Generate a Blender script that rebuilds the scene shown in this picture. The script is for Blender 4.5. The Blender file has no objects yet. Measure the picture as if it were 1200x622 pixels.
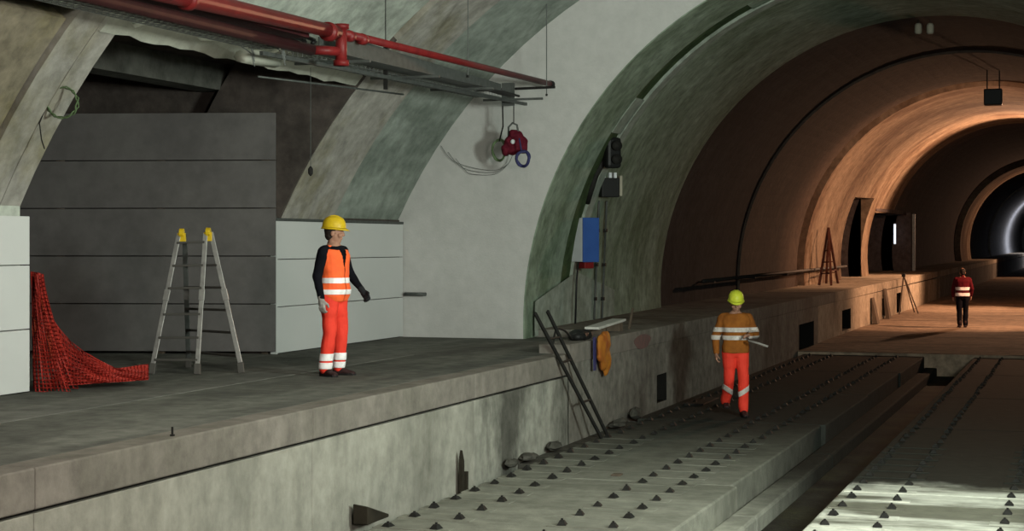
import bpy, bmesh, math, random
from mathutils import Vector, Matrix, noise
R = math.radians
random.seed(7)
scene = bpy.context.scene
C = scene.collection

# ------------------------------------------------------------------ camera
PSI = math.atan(675 / 2000.0)
S_, C_ = math.sin(PSI), math.cos(PSI)
HZ = 285.0          # pixel row of the horizon
EYE = 2.57          # eye height above the track slab
FPX = 2000.0
cam = bpy.data.cameras.new('camera')
cam.sensor_width = 36.0
cam.lens = 36.0 * FPX / 1200.0
cam.shift_y = -(311.0 - HZ) / 1200.0
cam.clip_end = 600
camo = bpy.data.objects.new('camera', cam)
camo.location = (0, 0, EYE)
camo.rotation_euler = (R(90), 0, PSI)
C.objects.link(camo)
scene.camera = camo

# ------------------------------------------------------------------ world, lamps of the site, exposure
w = bpy.data.worlds.new('world'); scene.world = w; w.use_nodes = True
w.node_tree.nodes['Background'].inputs[0].default_value = (0.02, 0.022, 0.025, 1)
w.node_tree.nodes['Background'].inputs[1].default_value = 0.3
vs = scene.view_settings
vs.view_transform = 'Standard'; vs.look = 'None'; vs.gamma = 1.0; vs.use_curve_mapping = False
vs.exposure = 0.0


def area(name, loc, target, size, power, col, sy=None):
    l = bpy.data.lights.new(name, 'AREA'); l.energy = power; l.color = col
    l.size = size
    if sy: l.shape = 'RECTANGLE'; l.size_y = sy
    o = bpy.data.objects.new(name, l); o.location = loc
    o.rotation_euler = (Vector(target) - Vector(loc)).to_track_quat('-Z', 'Y').to_euler()
    C.objects.link(o); return o


def spot(name, loc, target, power, col, angle, blend=0.6, soft=0.25):
    l = bpy.data.lights.new(name, 'SPOT'); l.energy = power; l.color = col
    l.spot_size = R(angle); l.spot_blend = blend; l.shadow_soft_size = soft
    o = bpy.data.objects.new(name, l); o.location = loc
    o.rotation_euler = (Vector(target) - Vector(loc)).to_track_quat('-Z', 'Y').to_euler()
    C.objects.link(o); return o


# floodlights on stands on the opposite platform, and tubes under the crown of the station vault
area('platform_flood', (3.3, 2.0, 3.5), (-9.6, 14.5, 3.2), 1.6, 860, (1.0, 0.915, 0.82))
area('platform_flood', (2.0, 12.5, 3.6), (-6.0, 24.0, 8.4), 1.2, 1150, (0.88, 1.0, 0.90))
area('station_tubes', (-2.6, 9.0, 6.9), (-3.6, 11.0, 0), 0.5, 520, (1.0, 0.98, 0.88), 6.0)
# sodium floodlights on the right-hand side of the running tunnel
spot('tunnel_flood', (1.3, 50.0, 4.8), (-8.0, 58.5, 1.4), 4700, (1.0, 0.53, 0.30), 108, .9)
spot('tunnel_flood', (0.0, 71.0, 5.9), (-6.5, 64.0, 4.4), 9500, (1.0, 0.55, 0.32), 125, .9)
spot('tunnel_flood', (1.4, 133.0, 5.0), (-7.0, 119.0, 2.6), 3200, (1.0, 0.56, 0.34), 110)
# cold light of the next station
area('next_station_light', (-1.5, 192.0, 6.6), (-5.0, 192.0, 0.0), 3.0, 7000, (0.88, 0.89, 1.0), 50.0)


# ------------------------------------------------------------------ helpers
def cray(px, py):
    a = (px - 600.0) / FPX
    return Vector((a * C_ - S_, a * S_ + C_, (HZ - py) / FPX))


EYEV = Vector((0, 0, EYE))


def onX(px, py, X):
    d = cray(px, py); return EYEV + d * (X / d.x)


def onY(px, py, Y):
    d = cray(px, py); return EYEV + d * (Y / d.y)


def onZ(px, py, z):
    d = cray(px, py); return EYEV + d * ((z - EYE) / d.z)


def onCyl(px, py, cx, cz, rad):
    d = cray(px, py); cz = cz - EYE
    A = d.x ** 2 + d.z ** 2; B = -2 * (d.x * cx + d.z * cz); K = cx * cx + cz * cz - rad * rad
    t = (-B + math.sqrt(B * B - 4 * A * K)) / (2 * A)
    return EYEV + d * t


class MB:
    def __init__(s):
        s.v = []; s.f = []

    def add(s, vs_, fs):
        o = len(s.v); s.v += [tuple(v) for v in vs_]; s.f += [tuple(i + o for i in f) for f in fs]; return s

    def box(s, x0, x1, y0, y1, z0, z1):
        vs_ = [(x, y, z) for z in (z0, z1) for y in (y0, y1) for x in (x0, x1)]
        return s.add(vs_, [(0, 2, 3, 1), (4, 5, 7, 6), (0, 1, 5, 4), (2, 6, 7, 3), (0, 4, 6, 2), (1, 3, 7, 5)])

    def bar(s, p, q, wd, th, up=(0, 0, 1)):
        p, q = Vector(p), Vector(q); d = (q - p).normalized(); u = Vector(up)
        if abs(d.dot(u)) > .98: u = Vector((1, 0, 0))
        a = d.cross(u).normalized(); b = a.cross(d)
        vs_ = []
        for e in (p, q):
            for i, j in ((-1, -1), (1, -1), (1, 1), (-1, 1)):
                vs_.append(e + a * (i * wd / 2) + b * (j * th / 2))
        return s.add(vs_, [(3, 2, 1, 0), (4, 5, 6, 7), (0, 1, 5, 4), (1, 2, 6, 5), (2, 3, 7, 6), (3, 0, 4, 7)])

    def tube(s, pts, r, n=8, closed=False):
        pts = [Vector(p) for p in pts]; m = len(pts)
        rr = r if isinstance(r, (list, tuple)) else [r] * m
        vs_ = []; prev = None
        for i, p in enumerate(pts):
            if closed: d = pts[(i + 1) % m] - pts[i - 1]
            else: d = pts[min(i + 1, m - 1)] - pts[max(i - 1, 0)]
            d = d.normalized() if d.length > 1e-9 else Vector((0, 0, 1))
            u = prev if prev is not None else (Vector((0, 0, 1)) if abs(d.z) < .9 else Vector((1, 0, 0)))
            a = d.cross(u)
            if a.length < 1e-6: a = d.cross(Vector((0, 1, 0)))
            a.normalize(); b = a.cross(d).normalized(); prev = b
            for k in range(n):
                t = 2 * math.pi * k / n
                vs_.append(p + (a * math.cos(t) + b * math.sin(t)) * rr[i])
        fs = []
        for i in range(m if closed else m - 1):
            j = (i + 1) % m
            for k in range(n):
                l = (k + 1) % n
                fs.append((i * n + k, i * n + l, j * n + l, j * n + k))
        if not closed:
            fs.append(tuple(range(n))[::-1]); fs.append(tuple((m - 1) * n + k for k in range(n)))
        return s.add(vs_, fs)

    def loft(s, rings):                       # rings of equal length, closed at both ends
        n = len(rings[0]); vs_ = [v for r_ in rings for v in r_]; fs = []
        for i in range(len(rings) - 1):
            for k in range(n):
                l = (k + 1) % n
                fs.append((i * n + k, i * n + l, (i + 1) * n + l, (i + 1) * n + k))
        fs.append(tuple(range(n))[::-1]); fs.append(tuple((len(rings) - 1) * n + k for k in range(n)))
        return s.add(vs_, fs)

    def grid(s, fn, nu, nv, skip=None):
        vs_ = [fn(i / nu, j / nv) for i in range(nu + 1) for j in range(nv + 1)]
        fs = []
        for i in range(nu):
            for j in range(nv):
                if skip and skip(i, j): continue
                a = i * (nv + 1) + j
                fs.append((a, a + nv + 1, a + nv + 2, a + 1))
        return s.add(vs_, fs)

    def ellipsoid(s, c, r, n=14, m=9, M=None):
        c = Vector(c); vs_ = []; fs = []
        for i in range(1, m):
            t = math.pi * i / m
            for k in range(n):
                p = 2 * math.pi * k / n
                v = Vector((r[0] * math.sin(t) * math.cos(p), r[1] * math.sin(t) * math.sin(p), r[2] * math.cos(t)))
                vs_.append(c + (M @ v if M else v))
        top = len(vs_); v = Vector((0, 0, r[2])); vs_.append(c + (M @ v if M else v))
        v = Vector((0, 0, -r[2])); vs_.append(c + (M @ v if M else v))
        for i in range(m - 2):
            for k in range(n):
                l = (k + 1) % n
                fs.append((i * n + k, (i + 1) * n + k, (i + 1) * n + l, i * n + l))
        for k in range(n):
            l = (k + 1) % n
            fs.append((top, k, l)); fs.append((top + 1, (m - 2) * n + l, (m - 2) * n + k))
        return s.add(vs_, fs)

    def capsule(s, p, r0, q, r1, n=10):
        p, q = Vector(p), Vector(q); d = (q - p).normalized()
        u = Vector((0, 0, 1)) if abs(d.z) < .9 else Vector((1, 0, 0))
        a = d.cross(u).normalized(); b = a.cross(d)
        rings = []
        def ring(c, r_): rings.append([c + (a * math.cos(2 * math.pi * k / n) + b * math.sin(2 * math.pi * k / n)) * r_ for k in range(n)])
        for t in (85, 60, 30): ring(p - d * (r0 * math.sin(R(t))), r0 * math.cos(R(t)))
        ring(p, r0); ring(p.lerp(q, .5), (r0 + r1) / 2); ring(q, r1)
        for t in (30, 60, 85): ring(q + d * (r1 * math.sin(R(t))), r1 * math.cos(R(t)))
        return s.loft(rings)

    def mesh(s, name, mat, smooth=False):
        me = bpy.data.meshes.new(name); me.from_pydata(s.v, [], s.f)
        bm = bmesh.new(); bm.from_mesh(me); bmesh.ops.recalc_face_normals(bm, faces=bm.faces); bm.to_mesh(me); bm.free()
        if mat: me.materials.append(mat)
        if smooth: me.polygons.foreach_set('use_smooth', [True] * len(me.polygons))
        me.update(); return me

    def build(s, name, mat, parent=None, smooth=False, bevel=0):
        o = bpy.data.objects.new(name, s.mesh(name, mat, smooth)); C.objects.link(o)
        if parent: o.parent = parent
        if bevel:
            b = o.modifiers.new('bevel', 'BEVEL'); b.width = bevel; b.segments = 2; b.limit_method = 'ANGLE'
        return o


def curve(pts, n=6):
    pts = [Vector(p) for p in pts]; P_ = [pts[0]] + pts + [pts[-1]]; out = []
    for i in range(1, len(P_) - 2):
        a, b, c, d = P_[i - 1:i + 3]
        for k in range(n):
            t = k / n
            out.append(.5 * ((2 * b) + (c - a) * t + (2 * a - 5 * b + 4 * c - d) * t * t + (3 * b - a - 3 * c + d) * t ** 3))
    return out + [pts[-1]]


def tag(o, label=None, cat=None, group=None, kind=None):
    if label: o['label'] = label
    if cat: o['category'] = cat
    if group: o['group'] = group
    if kind: o['kind'] = kind
    return o


def empty(name, loc=(0, 0, 0), rz=0):
    o = bpy.data.objects.new(name, None); o.location = loc; o.rotation_euler = (0, 0, rz); o.empty_display_size = .1
    C.objects.link(o); return o


def thing(name, label, cat, loc=(0, 0, 0), rz=0, group=None):
    return tag(empty(name, loc, rz), label, cat, group)


def struct(name, label, loc=(0, 0, 0)):
    return tag(empty(name, loc), label, None, None, 'structure')


def inst(src, name, parent, loc, rz=0.0, scale=None):
    o = bpy.data.objects.new(name, src); C.objects.link(o); o.location = loc; o.rotation_euler = (0, 0, rz)
    if scale: o.scale = scale
    if parent: o.parent = parent
    return o


# ------------------------------------------------------------------ materials
def mat(name, c1, c2=None, scale=1.5, rough=.85, metal=0.0, bump=0.0, bscale=40.0, stretch=(1, 1, 1),
        stain=None, samt=.5, sscale=.6, sstretch=(1, 1, 1), slo=.48, shi=.68, detail=6, spec=.2, mottle=0.0, mscale=5.0, damp_shade=None):
    m = bpy.data.materials.new(name); m.use_nodes = True
    nt = m.node_tree; N = nt.nodes; L = nt.links; b = N['Principled BSDF']
    b.inputs['Roughness'].default_value = rough; b.inputs['Metallic'].default_value = metal; b.inputs['Specular IOR Level'].default_value = spec if rough < .8 else min(spec, .05)
    if c2 is None: c2 = tuple(x * .82 for x in c1)
    geo = N.new('ShaderNodeNewGeometry')
    def noise_node(sc, st, dt=detail):
        mp = N.new('ShaderNodeMapping'); mp.inputs['Scale'].default_value = st
        nz = N.new('ShaderNodeTexNoise'); nz.inputs['Scale'].default_value = sc; nz.inputs['Detail'].default_value = dt
        nz.inputs['Roughness'].default_value = .62
        L.new(geo.outputs['Position'], mp.inputs[0]); L.new(mp.outputs[0], nz.inputs['Vector']); return nz
    def ramp(lo, hi):
        r_ = N.new('ShaderNodeValToRGB'); r_.color_ramp.elements[0].position = lo; r_.color_ramp.elements[1].position = hi; return r_
    def mix(f, a, bb):
        x = N.new('ShaderNodeMix'); x.data_type = 'RGBA'
        L.new(f, x.inputs['Factor'])
        for sock, v in ((x.inputs['A'], a), (x.inputs['B'], bb)):
            if isinstance(v, tuple): sock.default_value = v[:3] + (1,)
            else: L.new(v, sock)
        return x.outputs['Result']
    n1 = noise_node(scale, stretch); r1 = ramp(.35, .65); L.new(n1.outputs['Fac'], r1.inputs[0])
    col = mix(r1.outputs[0], c1, c2)
    if stain:
        n2 = noise_node(sscale, sstretch, 8); r2 = ramp(slo, shi); L.new(n2.outputs['Fac'], r2.inputs[0])
        mu = N.new('ShaderNodeMath'); mu.operation = 'MULTIPLY'; mu.inputs[1].default_value = samt
        L.new(r2.outputs[0], mu.inputs[0]); col = mix(mu.outputs[0], col, stain)
    if damp_shade:                          # ragged darkening from y0: wetness on slab_r, painted light falloff on slab and shelf
        y0, y1, rag, dcol = damp_shade
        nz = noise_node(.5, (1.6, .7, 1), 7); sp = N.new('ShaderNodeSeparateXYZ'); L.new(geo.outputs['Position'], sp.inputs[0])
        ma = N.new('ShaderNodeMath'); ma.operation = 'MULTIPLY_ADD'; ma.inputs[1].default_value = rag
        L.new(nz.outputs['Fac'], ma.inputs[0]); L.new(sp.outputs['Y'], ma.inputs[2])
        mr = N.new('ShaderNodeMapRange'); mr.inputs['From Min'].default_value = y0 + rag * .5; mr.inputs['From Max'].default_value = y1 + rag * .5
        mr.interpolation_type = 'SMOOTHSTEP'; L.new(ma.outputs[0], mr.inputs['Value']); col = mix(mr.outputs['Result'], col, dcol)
    if mottle:                        # grain and blotches
        n4 = noise_node(mscale, (1, 1, 1), 10); r4 = N.new('ShaderNodeMapRange')
        r4.inputs['From Min'].default_value = .3; r4.inputs['From Max'].default_value = .7
        r4.inputs['To Min'].default_value = 1 - mottle; r4.inputs['To Max'].default_value = 1 + mottle
        L.new(n4.outputs['Fac'], r4.inputs['Value']); vm = N.new('ShaderNodeVectorMath'); vm.operation = 'SCALE'
        L.new(col, vm.inputs[0]); L.new(r4.outputs['Result'], vm.inputs['Scale']); col = vm.outputs['Vector']
    L.new(col, b.inputs['Base Color'])
    if bump:
        n3 = noise_node(bscale, (1, 1, 1), 8); bp = N.new('ShaderNodeBump'); bp.inputs['Strength'].default_value = bump
        bp.inputs['Distance'].default_value = .02; L.new(n3.outputs['Fac'], bp.inputs['Height']); L.new(bp.outputs[0], b.inputs['Normal'])
    return m


def emit(name, col, s):
    m = bpy.data.materials.new(name); m.use_nodes = True; b = m.node_tree.nodes['Principled BSDF']
    b.inputs['Base Color'].default_value = col + (1,); b.inputs['Emission Color'].default_value = col + (1,)
    b.inputs['Emission Strength'].default_value = s; return m


M = {}
M['vault'] = mat('vault_concrete', (.40, .42, .37), (.32, .34, .30), 1.2, .9, bump=.35, bscale=14, stain=(.13, .135, .115), samt=.7, sscale=.55, sstretch=(1, .5, 1.6), mottle=0.30)
M['vault_dark'] = mat('vault_dark_concrete', (.29, .32, .285), (.235, .26, .23), 1.3, .9, bump=.3, bscale=14, stain=(.10, .12, .10), samt=.6, sscale=.7, sstretch=(1, .5, 2), mottle=0.25)
M['rib'] = mat('rib_concrete', (.33, .31, .28), (.26, .245, .22), 1.5, .9, bump=.3, bscale=20, stain=(.16, .14, .08), samt=.7, sscale=.9, sstretch=(1, 1.2, .7), slo=.5, shi=.66, mottle=0.28)
M['rib_yellow'] = mat('rib_ochre_concrete', (.235, .20, .145), (.17, .148, .11), 1.2, .9, bump=.3, bscale=16, stain=(.24, .20, .07), samt=.6, sscale=1.0, mottle=0.35)
M['endwall'] = mat('end_wall_plaster', (.45, .44, .425), (.42, .41, .395), .8, .85, bump=.2, bscale=30, stain=(.34, .335, .32), samt=.5, sscale=.45, sstretch=(1.4, 1, .6), mottle=0.07)
M['panel'] = mat('white_panel', (.53, .53, .52), (.50, .50, .49), .7, .55, bump=.04)
M['panel_end'] = mat('panel_edge', (.30, .30, .29), rough=.7)
M['hoard'] = mat('grey_hoarding', (.115, .107, .103), (.098, .091, .089), 1.0, .7, bump=.05, stain=(.08, .074, .072), samt=.4, sscale=.5, mottle=0.12)
M['dark'] = mat('dark_grimy_concrete', (.085, .07, .062), (.055, .047, .042), 1.2, .95, bump=.4, bscale=10, mottle=0.30)
M['beam'] = mat('passage_beam', (.105, .105, .092), (.075, .075, .066), 2, .95, bump=.4, bscale=14, mottle=.3)
M['lintel'] = mat('lintel_plaster', (.42, .42, .36), (.34, .34, .29), 2.5, .9, bump=.4, bscale=20, mottle=0.25)
M['platform'] = mat('platform_floor', (.125, .122, .108), (.088, .087, .078), 1.1, .92, bump=.35, bscale=22, stain=(.21, .205, .18), samt=.55, sscale=.5, sstretch=(2.4, .35, 1), slo=.45, shi=.62, mottle=0.28)
M['strip'] = mat('platform_screed_strip', (.17, .165, .148), (.125, .122, .11), 1.1, .92, bump=.3, bscale=22, stain=(.10, .098, .088), samt=.6, sscale=.8, sstretch=(1.5, .5, 1), mottle=.25)
M['kerb'] = mat('kerb_concrete', (.195, .173, .152), (.155, .138, .121), 2.0, .9, bump=.3, bscale=26, stain=(.13, .12, .10), samt=.65, sscale=1.3, sstretch=(1, 1.6, .35), mottle=0.22)
M['pwall'] = mat('platform_wall_concrete', (.295, .282, .243), (.245, .236, .205), 1.5, .9, bump=.3, bscale=22, stain=(.13, .125, .105), samt=.75, sscale=.8, sstretch=(1, 1.2, .45), mottle=0.20)
M['pwall_mid'] = mat('platform_wall_stained_dimmed', (.30, .29, .25), (.23, .225, .195), 1.4, .92, bump=.35, bscale=20, stain=(.055, .053, .046), samt=.85, sscale=.75, sstretch=(1, 1.1, .5), slo=.46, shi=.6, mottle=0.28)  # dark stain carries dirt plus painted light falloff along the wall
M['pwall_dark'] = mat('platform_wall_grimy_concrete', (.20, .195, .175), (.12, .118, .108), 1.4, .92, bump=.4, bscale=18, stain=(.05, .048, .044), samt=.85, sscale=.8, sstretch=(1, 1.2, .4), slo=.42, shi=.62)
M['slab'] = mat('track_slab_concrete', (.23, .225, .188), (.175, .172, .145), 1.3, .9, bump=.35, bscale=24, stain=(.125, .122, .10), samt=.75, sscale=.7, sstretch=(.5, 2.2, 1), mottle=0.22, damp_shade=(15.5, 25.5, 3.5, (.025, .027, .024)))  # tone darkens with distance; falloff of the hall light put into colour
M['slab_r'] = mat('track_slab_concrete_wet', (.58, .57, .50), (.50, .49, .43), 1.3, .88, bump=.3, bscale=24, stain=(.10, .095, .07), samt=.9, sscale=.55, sstretch=(.45, 1.7, 1), slo=.44, shi=.54, mottle=0.18, damp_shade=(18.0, 18.9, 2.2, (.026, .026, .022)))
M['slab_dark'] = mat('track_slab_damp', (.046, .048, .043), (.03, .032, .029), 1.2, .8, bump=.35, bscale=24, stain=(.018, .019, .017), samt=.7, sscale=.6, sstretch=(.6, 1.5, 1))
M['slab_mid'] = mat('track_slab_partly_damp', (.17, .167, .142), (.125, .124, .105), 1.2, .85, bump=.35, bscale=24, stain=(.06, .06, .05), samt=.75, sscale=.6, sstretch=(.6, 1.5, 1))
M['channel'] = mat('channel_floor', (.032, .031, .026), (.015, .0145, .013), 1.2, .8, bump=.5, bscale=14, stain=(.055, .055, .025), samt=.6, sscale=.8)
M['shelf'] = mat('channel_shelf_concrete', (.29, .285, .24), (.22, .215, .185), 1.2, .9, bump=.3, bscale=20, stain=(.12, .115, .09), samt=.7, sscale=.6, sstretch=(1.5, .6, 1), mottle=0.25, damp_shade=(16.0, 22.0, 3.0, (.022, .023, .02)))  # same painted light falloff along the shelf
M['collar'] = mat('collar_concrete', (.25, .30, .235), (.17, .21, .155), .9, .9, bump=.35, bscale=14, stain=(.09, .125, .075), samt=.75, sscale=.55, sstretch=(1, 1.8, .8), slo=.45, shi=.66, mottle=0.35)
M['algae'] = mat('algae_joint', (.06, .085, .04), (.038, .055, .026), 2.0, .95, bump=.4, bscale=16, mottle=0.40)
M['lip'] = mat('joint_lip_concrete', (.27, .30, .26), (.2, .225, .185), 1.5, .9, bump=.3, bscale=18, mottle=0.30)
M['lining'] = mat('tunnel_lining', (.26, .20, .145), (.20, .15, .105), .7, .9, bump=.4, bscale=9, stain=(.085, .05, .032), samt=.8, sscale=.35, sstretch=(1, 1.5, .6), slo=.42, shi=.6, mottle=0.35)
M['lining_shaded'] = mat('tunnel_lining_shaded', (.036, .033, .032), (.022, .020, .021), .8, .95, bump=.4, bscale=9, stain=(.012, .011, .011), samt=.7, sscale=.3, mottle=.35)  # near-black copy of the lining; shade of the unlit crown put into colour
M['lining_mid'] = mat('tunnel_lining_dimmed', (.080, .058, .045), (.054, .039, .031), .7, .9, bump=.4, bscale=9, stain=(.05, .036, .03), samt=.8, sscale=.3, sstretch=(1, 1.5, .6), slo=.42, shi=.6, mottle=.35)  # darker copy of the lining; dimmer light on this ring put into colour
M['lining_dark'] = mat('tunnel_lining_dark', (.092, .077, .074), (.066, .055, .056), .8, .9, bump=.4, bscale=9, stain=(.05, .042, .038), samt=.6, sscale=.3, mottle=0.35)  # dark copy of the lining; shade on the unlit far rings put into colour
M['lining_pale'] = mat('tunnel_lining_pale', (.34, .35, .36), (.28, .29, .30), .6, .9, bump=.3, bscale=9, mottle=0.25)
M['ledge_far'] = mat('ledge_lit_concrete', (.42, .36, .28), (.31, .265, .205), 1.0, .92, bump=.4, bscale=14, stain=(.10, .08, .06), samt=.8, sscale=.6, sstretch=(1, .9, .5), mottle=.35)  # brighter copy of the ledge; lamp light on the far stretch put into colour
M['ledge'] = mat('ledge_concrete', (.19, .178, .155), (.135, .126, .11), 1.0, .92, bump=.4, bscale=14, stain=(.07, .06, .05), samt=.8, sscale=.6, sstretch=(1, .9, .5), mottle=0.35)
M['mud'] = mat('tunnel_mud_floor', (.32, .245, .18), (.22, .165, .12), .7, .92, bump=.6, bscale=8, stain=(.085, .06, .045), samt=.8, sscale=.5, sstretch=(.5, 2.0, 1), mottle=0.40)
M['black'] = mat('black_recess', (.012, .011, .010), rough=.95)
M['iron'] = mat('dark_iron', (.022, .021, .019), (.013, .012, .011), 20, .75, .3)
M['steel'] = mat('galvanised_steel', (.22, .23, .22), (.15, .155, .15), 12, .5, .7)
M['greysteel'] = mat('dull_grey_steel', (.10, .105, .10), (.07, .075, .07), 10, .6, .4)
M['alu'] = mat('aluminium', (.34, .335, .32), (.25, .245, .235), 9, .42, .7)
M['rungm'] = mat('dark_rung', (.085, .08, .072), rough=.6, metal=.3)
M['redpipe'] = mat('red_pipe_paint', (.16, .012, .012), (.115, .009, .010), 4, .45, mottle=0.15)
M['darkpipe'] = mat('maroon_shaded_paint', (.050, .010, .012), (.032, .008, .009), 5, .6)  # red pipe paint darkened; shade below the main pipe put into colour
M['darkred'] = mat('maroon_fabric', (.11, .012, .022), (.07, .008, .015), 9, .8)
M['yellow'] = mat('yellow_plastic', (.58, .39, .015), (.50, .33, .012), 3, .4)
M['lime'] = mat('lime_plastic', (.62, .66, .06), (.52, .56, .04), 3, .4)
M['orange'] = mat('hi_vis_orange', (.92, .14, .035), (.85, .11, .03), 6, .75, bump=.15, bscale=30)
M['redorange'] = mat('hi_vis_red_orange', (.76, .05, .028), (.66, .038, .022), 6, .75, bump=.2, bscale=25)
M['amber'] = mat('amber_jacket', (.30, .105, .02), (.19, .062, .014), 5, .8, bump=.2, bscale=25)
M['reflect'] = mat('reflective_tape', (.88, .84, .84), (.74, .70, .70), 14, .35)
M['reflect_dull'] = mat('reflective_tape_dull', (.62, .56, .52), (.42, .38, .35), 14, .4)
M['blackcloth'] = mat('black_cloth', (.007, .007, .010), (.005, .005, .007), 8, .9, spec=.08)
M['skin'] = mat('skin', (.34, .18, .125), (.29, .15, .10), 6, .6)
M['glove'] = mat('grey_glove', (.30, .28, .26), (.24, .22, .2), 8, .8)
M['darkglove'] = mat('black_glove', (.02, .02, .022), rough=.8)
M['boot'] = mat('boot_leather', (.035, .014, .014), (.02, .01, .01), 10, .6)
M['hair'] = mat('dark_hair', (.018, .012, .010), rough=.7)
M['maroonjacket'] = mat('maroon_jacket', (.10, .008, .014), (.06, .006, .009), 5, .8)
M['net'] = mat('red_safety_net', (.30, .022, .014), (.21, .014, .010), 3, .6, mottle=0.30)
M['net2'] = mat('orange_safety_net', (.42, .06, .025), (.32, .04, .02), 3, .6)
M['blue'] = mat('blue_cabinet_paint', (.035, .09, .30), (.03, .075, .26), 4, .5)
M['whitepaint'] = mat('white_paint', (.62, .64, .66), (.56, .58, .6), 4, .5)
M['blackplastic'] = mat('black_plastic', (.012, .012, .012), rough=.5)
M['tan'] = mat('tan_lamp_housing', (.35, .32, .25), rough=.6)
M['greencable'] = mat('green_cable', (.10, .15, .07), (.07, .11, .05), 6, .6)
M['bluecable'] = mat('dark_blue_cable', (.035, .035, .11), (.02, .02, .07), 6, .6)
M['orangebag'] = mat('orange_bag', (.34, .13, .016), (.24, .055, .012), 4, .75)
M['wood'] = mat('weathered_wood', (.13, .10, .075), (.08, .062, .048), 6, .9, stretch=(1, 1, .2))
M['darkwood'] = mat('wet_dark_wood', (.032, .027, .02), (.02, .017, .013), 6, .9)
M['redwood'] = mat('red_brown_wood', (.085, .034, .024), (.055, .022, .016), 6, .85)
M['paleplank'] = mat('pale_plank', (.50, .49, .46), (.42, .41, .38), 6, .8)
M['pinkmark'] = mat('pink_paint', (.16, .085, .082), (.11, .075, .07), 8, .8)
M['tube'] = emit('lit_tube', (.85, .9, 1.0), 1.2)
M['lintrubble'] = mat('rubble', (.085, .08, .068), (.04, .038, .033), 5, .95, bump=.6, bscale=20)

# ------------------------------------------------------------------ station hall
PZ = 1.13                      # platform top
PX = -6.4                      # platform edge
VC = (-3.05, -0.43); VR = 7.8   # station vault
YE = 24.4                       # end wall


def vault_pt(y, ang, rad=VR):    # ang from -x axis, up
    return Vector((VC[0] - rad * math.cos(ang), y, VC[1] + rad * math.sin(ang)))


def vang(z): return math.asin((z - VC[1]) / VR)


A_SPR = vang(2.93); A_TOP = vang(4.65); A_END = math.pi - A_SPR


def vault_seg(name, y0, y1, a0, a1, m, parent, rad=VR, th=.5, n=None):
    n = n or max(4, int((a1 - a0) / R(3)))
    mb = MB()
    rings = []
    for i in range(n + 1):
        a = a0 + (a1 - a0) * i / n
        rings.append([vault_pt(y0, a, rad), vault_pt(y1, a, rad), vault_pt(y1, a, rad + th), vault_pt(y0, a, rad + th)])
    mb.loft(rings)
    o = mb.build(name, m, parent)
    return o


ceil = struct('ceiling', 'curved green-grey concrete vault over the station platform')
vault_seg('lining_segment', -14, 9.5, A_SPR, A_END, M['rib_yellow'], ceil)
vault_seg('lining_segment', 9.52, 13.66, A_SPR, A_TOP, M['rib_yellow'], ceil, VR)
vault_seg('lining_segment', 13.70, 14.14, A_SPR, A_TOP + .05, M['rib'], ceil, VR - .04)
vault_seg('lining_segment', 14.17, 14.50, A_SPR, A_TOP, M['rib'], ceil, VR - .03)
vault_seg('lining_segment', 9.52, 20.2, A_TOP + .015, A_END, M['vault'], ceil, VR - .005)
vault_seg('lining_segment', 20.26, 21.85, A_SPR, A_END, M['rib'], ceil, VR - .07)
vault_seg('opening_jamb', 20.2, 20.258, A_SPR, A_TOP + .1, M['dark'], ceil, VR - .06, 1.6)
vault_seg('opening_jamb', 14.502, 14.56, A_SPR, A_TOP + .02, M['dark'], ceil, VR + .02, 1.6)
vault_seg('lining_segment', 21.87, YE, A_SPR, A_END, M['vault_dark'], ceil, VR)

# lintel over the passage opening, rough plaster
lint = MB()
n = 24
ring = []
for i in range(n + 1):
    y = 14.2 + (20.3 - 14.2) * i / n
    jag = .02 * math.sin(i * 2.3) + .015 * math.sin(i * 5.1)
    p0 = vault_pt(y, A_TOP - .004 - jag * .1, VR - .05); p1 = vault_pt(y, A_TOP + .022 + jag * .35, VR - .05)
    p2 = vault_pt(y, A_TOP + .022, VR + .35); p3 = vault_pt(y, A_TOP - .004, VR + .35)
    ring.append([p0, p1, p2, p3])
lint.loft(ring)
o = lint.build('trim_1', M['lintel']); tag(o, 'pale rough plaster lintel above the dark passage opening', kind='structure')

# platform walls clad in white panels
wl = struct('wall_left', 'white panel cladding along the back of the platform')
rows = [(PZ + .01, 1.735), (1.745, 2.355), (2.365, 2.86)]
for z0, z1 in rows:
    MB().box(-10.06, -10.0, 20.06, YE - .02, z0, z1).build('wall_panel', M['panel'], wl, bevel=.004)
for z0, z1 in rows:
    for y0, y1 in ((2.0, 6.0), (6.01, 10.2), (10.21, 14.15)):
        MB().box(-9.78, -9.70, y0, y1, z0, z1 - (.03 if z1 > 2.5 else 0)).build('wall_panel', M['panel'], wl, bevel=.004)
MB().box(-10.5, -10.07, 20.06, YE, PZ, 2.93).build('backing_wall', M['dark'], wl)
MB().box(-10.6, -9.79, -14, 14.12, PZ, 2.93).build('backing_wall', M['vault'], wl)
MB().box(-10.13, -10.0, 20.0, YE, 2.862, 2.90).build('cap_strip', M['greysteel'], wl)
MB().box(-10.07, -9.985, 20.02, 20.055, PZ, 2.86).build('edge_strip', M['panel'], wl)

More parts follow.
